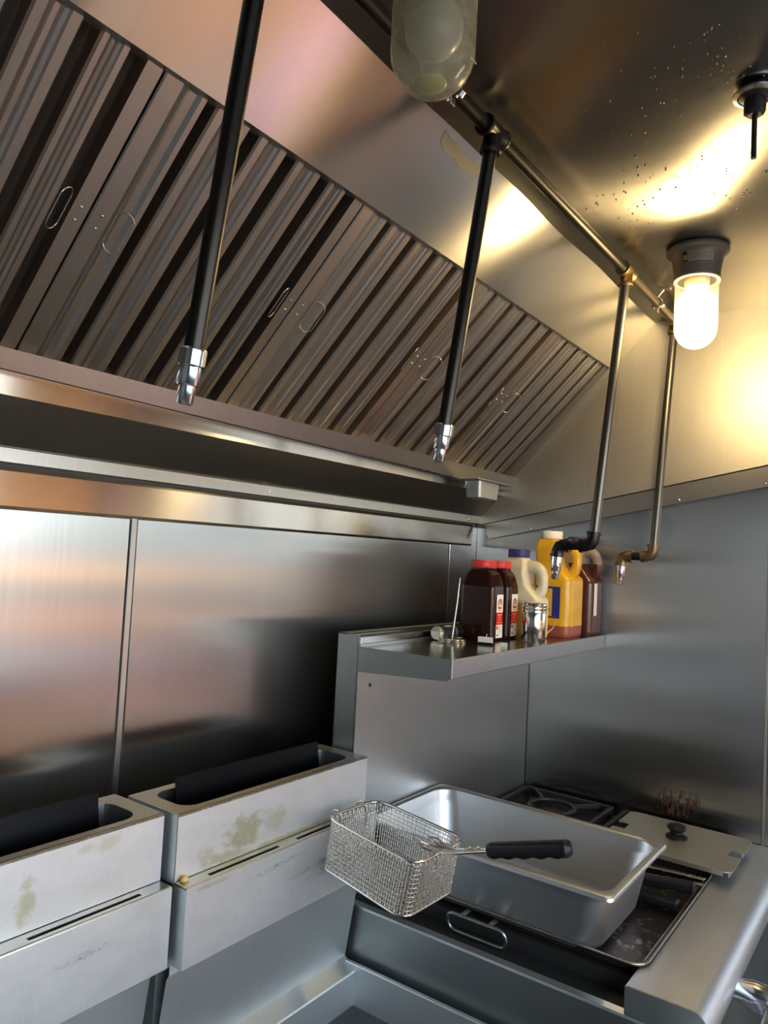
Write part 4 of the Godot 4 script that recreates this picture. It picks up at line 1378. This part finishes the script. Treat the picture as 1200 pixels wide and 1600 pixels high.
func shelf_things():
	var ys := -0.205
	# two seasoning jars
	var red := plain(lin(0.62, 0.035, 0.03), 0.4)
	var brown := plain(lin(0.022, 0.006, 0.004), 0.10)
	brown.metallic_specular = 0.38
	var lab := plain(Color.WHITE, 0.5)
	lab.albedo_texture = label_print()
	for k in 2:
		var c := V(1.692 + 0.083 * k, ys, -0.913)
		var t := thing("seasoning_jar", ["dark red seasoning jar with red lid, nearer the bill spike", "dark red seasoning jar with red lid, between its twin and the white jug"][k], "jar", c, "red lidded seasoning jars on the shelf")
		var m := MB.new()
		var P := func(hx: float, hz: float, y: float) -> Array: return ring_of(rr(hx, hz, minf(hx, hz) * 0.42, 4), y, c)
		var g := [P.call(0.030, 0.044, 0.0), P.call(0.0335, 0.0495, 0.004), P.call(0.034, 0.050, 0.012), P.call(0.033, 0.0485, 0.075), P.call(0.0335, 0.0485, 0.130), P.call(0.0325, 0.047, 0.138), P.call(0.027, 0.040, 0.163), P.call(0.0255, 0.034, 0.171), P.call(0.0245, 0.028, 0.175), P.call(0.0245, 0.028, 0.184)]
		m.surf(g, false, true)
		fan(m, g[0], Vector3.DOWN); fan(m, g[9], Vector3.UP)
		part(m, "jar_body", brown, t)
		m = MB.new()
		m.lathe([Vector2(0.024, 0.181), Vector2(0.0315, 0.181), Vector2(0.0325, 0.183), Vector2(0.0325, 0.198), Vector2(0.031, 0.2005), Vector2(0, 0.2005)], c, Basis(), 28)
		part(m, "lid", red, t)
		m = MB.new()
		m.quaduv(c + Vector3(-0.016, 0.008, 0.0508), c + Vector3(0.019, 0.008, 0.0508), c + Vector3(0.019, 0.116, 0.0500), c + Vector3(-0.016, 0.116, 0.0500))
		part(m, "printed_label", lab, t)
	# steel dredge shaker
	var c := V(1.766, ys, -0.802)
	var t := thing("steel_shaker", "shiny steel shaker with threaded lid in front of the white jug", "shaker", c)
	var m := MB.new()
	m.lathe([Vector2(0, 0), Vector2(0.0285, 0), Vector2(0.0300, 0.002), Vector2(0.0300, 0.074), Vector2(0.0292, 0.076)], c, Basis(), 36)
	part(m, "cup", steel("shaker", lin(0.72, 0.72, 0.72), 0.14, 0.0, "wall", 3.0), t)
	m = MB.new()
	m.lathe([Vector2(0.0295, 0.075), Vector2(0.0312, 0.076), Vector2(0.0312, 0.081), Vector2(0.0300, 0.083), Vector2(0.0312, 0.085), Vector2(0.0312, 0.089), Vector2(0.0300, 0.091), Vector2(0.0308, 0.093), Vector2(0.0300, 0.097), Vector2(0.026, 0.0995), Vector2(0.012, 0.101), Vector2(0, 0.1015)], c, Basis(), 36, 20.0)
	part(m, "lid", mats["shaker"], t)
	m = MB.new()
	m.tube([c + Vector3(0.018, 0.022, 0.026), c + Vector3(0.030, 0.034, 0.036), c + Vector3(0.044, 0.052, 0.042)], 0.0013, 6)
	part(m, "wire_handle", mats["wire"], t)
	# jugs
	jug(V(1.850, ys, -0.868), 0.040, 0.056, 0.235, lin(0.80, 0.72, 0.52), 0.085, lin(0.86, 0.62, 0.16), lin(0.035, 0.03, 0.16), "handled_jug", "nearly empty clear jug with blue cap behind the steel shaker", 0)
	jug(V(1.985, ys, -0.832), 0.056, 0.058, 0.292, lin(0.78, 0.42, 0.02), 0.0, lin(0.25, 0.05, 0.03), lin(0.86, 0.80, 0.70), "handled_jug", "yellow mustard jug with white cap and blue label", 1)
	jug(V(2.104, ys, -0.806), 0.046, 0.046, 0.282, lin(0.50, 0.42, 0.36), 0.2, lin(0.075, 0.022, 0.018), lin(0.035, 0.03, 0.16), "handled_jug", "brown sauce jug with blue cap against the right wall", 2)
	# bill spike
	c = V(1.561, ys, -0.919)
	t = thing("bill_spike", "steel bill spike with round ridged base at the shelf corner", "spike", c)
	m = MB.new()
	m.lathe([Vector2(0, 0), Vector2(0.0345, 0), Vector2(0.0355, 0.002), Vector2(0.0345, 0.004), Vector2(0.0335, 0.0055), Vector2(0.0345, 0.007), Vector2(0.0335, 0.009), Vector2(0.030, 0.0105), Vector2(0.026, 0.0105), Vector2(0.024, 0.009), Vector2(0, 0.009)], c, Basis(), 36)
	part(m, "base", mats["chrome"], t)
	m = MB.new()
	m.tube([c + Vector3(0, 0.008, 0), c + Vector3(0.004, 0.10, 0.008), c + Vector3(0.006, 0.155, 0.011)], [0.0017, 0.0017, 0.0009], 8)
	part(m, "spike", steel("spike", lin(0.8, 0.78, 0.72), 0.3, 0.0, "flat", 9.0), t)
	# glass pepper grinder lying down
	var a := V(1.548, ys + 0.0175, -0.958)
	t = thing("glass_grinder", "glass pepper grinder with black cap lying on its side on the shelf", "grinder", a)
	var bd := Vector3(1, 0, 0.06).normalized()
	var bs := Basis(Vector3.UP, bd, Vector3.UP.cross(bd))
	m = MB.new()
	m.lathe([Vector2(0, 0), Vector2(0.015, 0), Vector2(0.0172, 0.003), Vector2(0.0172, 0.010), Vector2(0.0165, 0.012)], a, bs, 24)
	part(m, "end_band", plain(lin(0.45, 0.42, 0.32), 0.2, 0.6), t)
	m = MB.new()
	m.lathe([Vector2(0.0165, 0.066), Vector2(0.0165, 0.072), Vector2(0.013, 0.076), Vector2(0, 0.077)], a, bs, 24)
	part(m, "end_band", plain(lin(0.45, 0.42, 0.32), 0.2, 0.6), t)
	m = MB.new()
	m.lathe([Vector2(0.0165, 0.011), Vector2(0.0165, 0.067)], a, bs, 24)
	part(m, "glass_body", plain(lin(0.03, 0.032, 0.036), 0.08), t)
	m = MB.new()
	m.lathe([Vector2(0.0, 0.074), Vector2(0.013, 0.075), Vector2(0.012, 0.092), Vector2(0.0135, 0.096), Vector2(0.0135, 0.104), Vector2(0.010, 0.108), Vector2(0, 0.108)], a, bs, 20)
	var cap := part(m, "cap", mats["black_plastic"], t)
	m = MB.new()
	m.lathe([Vector2(0.005, 0.107), Vector2(0.005, 0.111), Vector2(0.003, 0.113), Vector2(0, 0.1135)], a, bs, 14)
	part(m, "stud", mats["chrome"], cap)
	m = MB.new()
	var lb := []
	for i in 7:
		var an := -0.5 + 1.1 * i / 6.0
		lb.append(a + bs * Vector3(cos(an) * 0.0168, 0.030, sin(an) * 0.0168))
	m.strip(lb, bd * 0.028)
	part(m, "paper_label", plain(lin(0.6, 0.57, 0.47), 0.6), t)
	# small white tag holder and pale slips
	c = V(1.585, ys, -0.842)
	t = thing("tag_holder", "small white tag in a low holder in front of the seasoning jars", "tag", c)
	m = MB.new()
	m.box(c + Vector3(0, 0.012, 0), Vector3(0.004, 0.014, 0.036), 0.0008, Basis(Vector3.UP, 0.25) * Basis(Vector3(0, 0, 1), 0.2))
	part(m, "card", plain(lin(0.75, 0.71, 0.60), 0.6), t)
	m = MB.new()
	m.box(c + Vector3(0.006, 0.003, 0.0), Vector3(0.016, 0.006, 0.034), 0.001, Basis(Vector3.UP, 0.25))
	part(m, "foot", mats["black_plastic"], t)
	m = MB.new()
	m.tube([c + Vector3(0.0, 0.014, 0.0), c + Vector3(0.002, 0.026, 0.003)], 0.0010, 6)
	part(m, "pin", mats["chrome"], t)
	m = MB.new()
	m.box(V(1.600, ys + 0.0045, -0.800), Vector3(0.003, 0.009, 0.016), 0.0005, Basis(Vector3.UP, 0.25))
	solo(m, "pale_slip", plain(lin(0.75, 0.73, 0.68), 0.6), "tiny white paper slip standing by the tag at the shelf edge", "paper")
	m = MB.new()
	m.box(V(1.470, ys + 0.0006, -0.905), Vector3(0.006, 0.001, 0.026), 0.0, Basis(Vector3.UP, 0.3))  # thin cream strip laid flat on the shelf
	solo(m, "pale_slip", plain(lin(0.75, 0.70, 0.58), 0.6), "thin cream strip lying flat near the shelf corner", "paper")

func jug(c: Vector3, hx: float, hz: float, h: float, col: Color, fill: float, fillc: Color, capc: Color, called: String, lab: String, kind: int):
	var t := thing(called, lab, "jug", c, "plastic jugs on the shelf")
	var m := MB.new()
	var top := h - 0.016
	var bh: float = h * [0.40, 0.52, 0.52][kind]
	var R := func(sx: float, sz: float, y: float, dz: float) -> Array: return ring_of(rr(hx * sx, hz * sz, hx * minf(sx, sz) * 0.45, 5), y, c + Vector3(0, 0, dz))
	var nk := 0.024
	var ndz := -hz * 0.42
	var g := [R.call(0.9, 0.9, 0.0, 0.0), R.call(0.98, 0.98, 0.004, 0.0), R.call(1.0, 1.0, 0.012, 0.0), R.call(1.0, 1.0, bh * 0.5, 0.0), R.call(1.0, 1.0, bh, 0.0), R.call(0.97, 0.98, bh + 0.010, 0.0), R.call(0.88, 0.80, bh + 0.024, -hz * 0.12), R.call(0.84, 0.60, bh + 0.045, ndz * 0.8), R.call(0.80, 0.56, top - 0.050, ndz), R.call(0.82, 0.58, top - 0.030, ndz), R.call(0.64, 0.52, top - 0.012, ndz)]
	var nr := []
	for p in rr(nk, nk, nk * 0.98, 5): nr.append(c + Vector3(p.x, top - 0.004, p.y + ndz))
	g.append(nr)
	var nr2 := []
	for p in nr: nr2.append(p + Vector3(0, 0.006, 0))
	g.append(nr2)
	m.surf(g, false, true)
	fan(m, g[0], Vector3.DOWN); fan(m, nr2, Vector3.UP)
	var bm := plain(col, 0.28)
	bm.subsurf_scatter_enabled = true; bm.subsurf_scatter_strength = 0.25
	# what the jug still holds shows through the wall: a level line
	var lo: float = [0.06, 0.085, 0.78][kind]
	var bn := noise(100 + kind, 1.0, 2)
	if kind == 1:
		bm = plain(Color.WHITE, 0.25)
		bm.albedo_texture = vband(h, 0.033, col, lin(0.28, 0.075, 0.05), bn)
	elif kind == 2:
		bm = plain(Color.WHITE, 0.2)
		bm.albedo_texture = vband(h, 0.205, lin(0.33, 0.27, 0.23), fillc, bn)
	else:
		bm = plain(Color.WHITE, 0.3)
		bm.albedo_texture = vband(h, 0.092, col, lin(0.80, 0.56, 0.16), bn)
	# v runs with height: rewrite the texture coordinates
	for i in m.t.size(): m.t[i] = Vector2(m.t[i].x, 1.0 - clampf((m.v[i].y - c.y) / h, 0, 1))
	part(m, "jug_body", bm, t)
	# handle loop on the room side
	m = MB.new()
	var hp := []
	var rad := []
	for i in 17:
		var s := i / 16.0
		var an := PI * 0.5 - PI * s
		var cy := (bh + 0.020 + top - 0.034) / 2
		var ry := (top - 0.034 - bh - 0.020) / 2 + 0.006
		var zz := hz * 0.10 + hz * 0.80 * pow(maxf(cos(an), 0.0), 0.55)
		hp.append(c + Vector3(0, cy + ry * sin(an), zz))
		rad.append(0.0125 + 0.003 * absf(sin(an)))
	hp.push_front(hp[0] + Vector3(0, 0.002, -hz * 0.5)); rad.push_front(0.017)
	hp.push_back(hp[-1] + Vector3(0, -0.012, -0.002)); rad.push_back(0.018)
	m.tube(hp, rad, 14)
	for i in m.t.size(): m.t[i] = Vector2(m.t[i].x, 1.0 - clampf((m.v[i].y - c.y) / h, 0, 1))
	part(m, "handle", bm, t)
	m = MB.new()
	m.lathe([Vector2(0.022, top - 0.006), Vector2(0.0285, top - 0.006), Vector2(0.0295, top - 0.004), Vector2(0.0295, h - 0.002), Vector2(0.028, h), Vector2(0, h)], c + Vector3(0, 0, ndz), Basis(), 30)
	part(m, "cap", plain(capc, 0.45), t)
	if kind == 1:
		m = MB.new()
		m.lathe([Vector2(0.0215, top - 0.010), Vector2(0.029, top - 0.010), Vector2(0.029, top - 0.0055), Vector2(0.0215, top - 0.0055)], c + Vector3(0, 0, ndz), Basis(), 24)
		part(m, "dried_sauce", plain(lin(0.28, 0.06, 0.015), 0.6), t, false, "dried orange sauce under the cap")
		m = MB.new()
		var lx := c.x - hx - 0.0006
		m.quaduv(Vector3(lx, c.y + 0.052, c.z - 0.050), Vector3(lx, c.y + 0.052, c.z + 0.030), Vector3(lx, c.y + 0.138, c.z + 0.030), Vector3(lx, c.y + 0.138, c.z - 0.050))
		var lm := plain(Color.WHITE, 0.4)
		var im := Image.create(160, 172, false, Image.FORMAT_RGBA8)
		im.fill(Color(0.12, 0.17, 0.50))
		im.fill_rect(Rect2i(10, 12, 104, 150), Color(0.86, 0.68, 0.24))
		im.fill_rect(Rect2i(34, 22, 70, 6), Color(0.75, 0.56, 0.16))
		for q in [[60, 118, 12, 14], [84, 118, 14, 14], [64, 121, 5, 8]]:
			im.fill_rect(Rect2i(q[0], q[1], q[2], q[3]), Color(0.10, 0.12, 0.28) if q[2] > 6 else Color(0.86, 0.68, 0.24))
		im.fill_rect(Rect2i(88, 121, 6, 8), Color(0.86, 0.68, 0.24))
		im.fill_rect(Rect2i(104, 128, 4, 4), Color(0.10, 0.12, 0.28))
		im.fill_rect(Rect2i(118, 160, 30, 3), Color(0.4, 0.45, 0.7))
		lm.albedo_texture = ImageTexture.create_from_image(im)
		part(m, "printed_label", lm, t)
	if kind == 2:
		m = MB.new()
		m.quaduv(c + Vector3(-0.034, 0.058, hz + 0.0006), c + Vector3(-0.010, 0.058, hz + 0.0006), c + Vector3(-0.010, 0.150, hz + 0.0006), c + Vector3(-0.034, 0.150, hz + 0.0006))
		part(m, "printed_label", plain(lin(0.80, 0.78, 0.76), 0.5), t)

func vband(h: float, level: float, above: Color, below: Color, bn: FastNoiseLite) -> ImageTexture:
	return pattern(64, 256, func(u, v):
		var y: float = (1.0 - v) * h + 0.002 * bn.get_noise_2d(u * 10.0, 0.0)
		var s: float = 0.5 + 0.5 * bn.get_noise_2d(u * 5.0, v * 4.0)
		var a := above.lerp(above.darkened(0.14), s)
		return below if y < level else a)

func across():
	# added glow sources across the aisle, unseen, shaped for the reflections in the steel
	glow_bar("added_light_box", "added orange light box across the aisle, unseen, for the copper glow mirrored in the hood", Vector3(1.30, 0.14, 0.89), Vector3(2.0, 0.92, 0.948), Color(1.0, 0.77, 0.52), 0.45)
	glow_bar("added_glow_strip", "added upper orange strip at the serving hatch, unseen, for bands mirrored in the back wall", Vector3(1.2, 1.44, 0.925), Vector3(2.10, 1.475, 0.945), Color(1.0, 0.70, 0.38), 5.5)
	glow_bar("added_glow_strip", "added wide lower orange strip at the serving hatch, unseen, for bands mirrored in the back wall", Vector3(1.45, 1.16, 0.925), Vector3(2.10, 1.30, 0.945), Color(1.0, 0.66, 0.40), 1.8)
	wall_bar("added purple upright strip on the end wall, unseen, for the purple streak in the hood", 0.705, 0.725, Color(0.62, 0.44, 1.0), 11.0)
	wall_bar("added amber upright strip on the end wall, unseen, left of the purple strip", 0.56, 0.62, Color(1.0, 0.82, 0.46), 5.0)
	wall_bar("added amber upright strip on the end wall, unseen, right of the purple strip", 0.78, 0.83, Color(1.0, 0.82, 0.46), 5.0)

	# added white cabinet, unseen, brightening what the hood panel mirrors
	var t := thing("added_white_cabinet", "added white cabinet by the end wall, unseen, brightening the hood reflection", "cabinet", Vector3(1.9, 0, 0.28))
	var m := MB.new()
	m.bx(1.66, 0.08, 0.05, 2.14, 0.86, 0.5, 0.006)
	part(m, "body", plain(lin(0.78, 0.77, 0.74), 0.4), t)
	m = MB.new()
	m.bx(1.64, 0.12, 0.07, 1.66, 0.84, 0.48, 0.006)
	var dr := part(m, "door", plain(lin(0.78, 0.77, 0.74), 0.4), t)
	m = MB.new()
	m.tube([Vector3(1.64, 0.6, 0.11), Vector3(1.61, 0.6, 0.11), Vector3(1.61, 0.76, 0.11), Vector3(1.64, 0.76, 0.11)], 0.007, 8)
	part(m, "handle", mats["chrome"], dr)
	for q in [[1.70, 0.09], [2.10, 0.09], [1.70, 0.46], [2.10, 0.46]]:
		m = MB.new()
		m.lathe([Vector2(0, 0), Vector2(0.02, 0), Vector2(0.02, 0.08)], Vector3(q[0], 0, q[1]), Basis(), 12)
		part(m, "foot", mats["black_plastic"], t)

func wall_bar(lab: String, z0: float, z1: float, c: Color, e: float):
	var t := thing("added_wall_strip", lab, "light", Vector3(2.15, 0.45, (z0 + z1) / 2))  # added strip, out of view, colouring the hood reflections
	var m := MB.new()
	m.bx(2.140, 0.44, z0 - 0.008, 2.160, 1.16, z1 + 0.008, 0.002)
	part(m, "case", plain(lin(0.1, 0.1, 0.1), 0.5), t)
	m = MB.new()
	m.bx(2.136, 0.45, z0, 2.1395, 1.15, z1)
	var em := plain(c, 0.5)
	em.emission_enabled = true
	em.emission = c
	em.emission_energy_multiplier = e
	part(m, "light_screen", em, t)
	var l := AreaLight3D.new()
	l.area_size = Vector2(z1 - z0, 0.7)
	l.position = Vector3(2.132, 0.80, (z0 + z1) / 2) - t.position
	l.rotation.y = PI / 2
	l.light_color = c
	l.light_energy = e * 0.002
	l.shadow_enabled = true
	t.add_child(l)

func glow_bar(called: String, lab: String, a: Vector3, b: Vector3, c: Color, e: float):
	var t := thing(called, lab, "light", Vector3((a.x + b.x) / 2, a.y, (a.z + b.z) / 2))  # added glow source, out of view, put in for the steel reflections
	var m := MB.new()
	m.bx(a.x - 0.01, a.y - 0.008, a.z + 0.004, b.x + 0.01, b.y + 0.008, b.z, 0.002)
	part(m, "case", plain(lin(0.1, 0.1, 0.1), 0.5), t)
	m = MB.new()
	m.bx(a.x, a.y, a.z, b.x, b.y, a.z + 0.0035)
	var em := plain(c, 0.5)
	em.emission_enabled = true
	em.emission = c
	em.emission_energy_multiplier = e
	part(m, "light_screen", em, t)
	var l := AreaLight3D.new()
	l.area_size = Vector2(b.x - a.x, b.y - a.y)
	l.position = Vector3((a.x + b.x) / 2, (a.y + b.y) / 2, a.z - 0.004) - t.position
	l.rotation.y = 0.0
	l.light_color = c
	l.light_energy = e * 0.008
	l.shadow_enabled = true
	t.add_child(l)
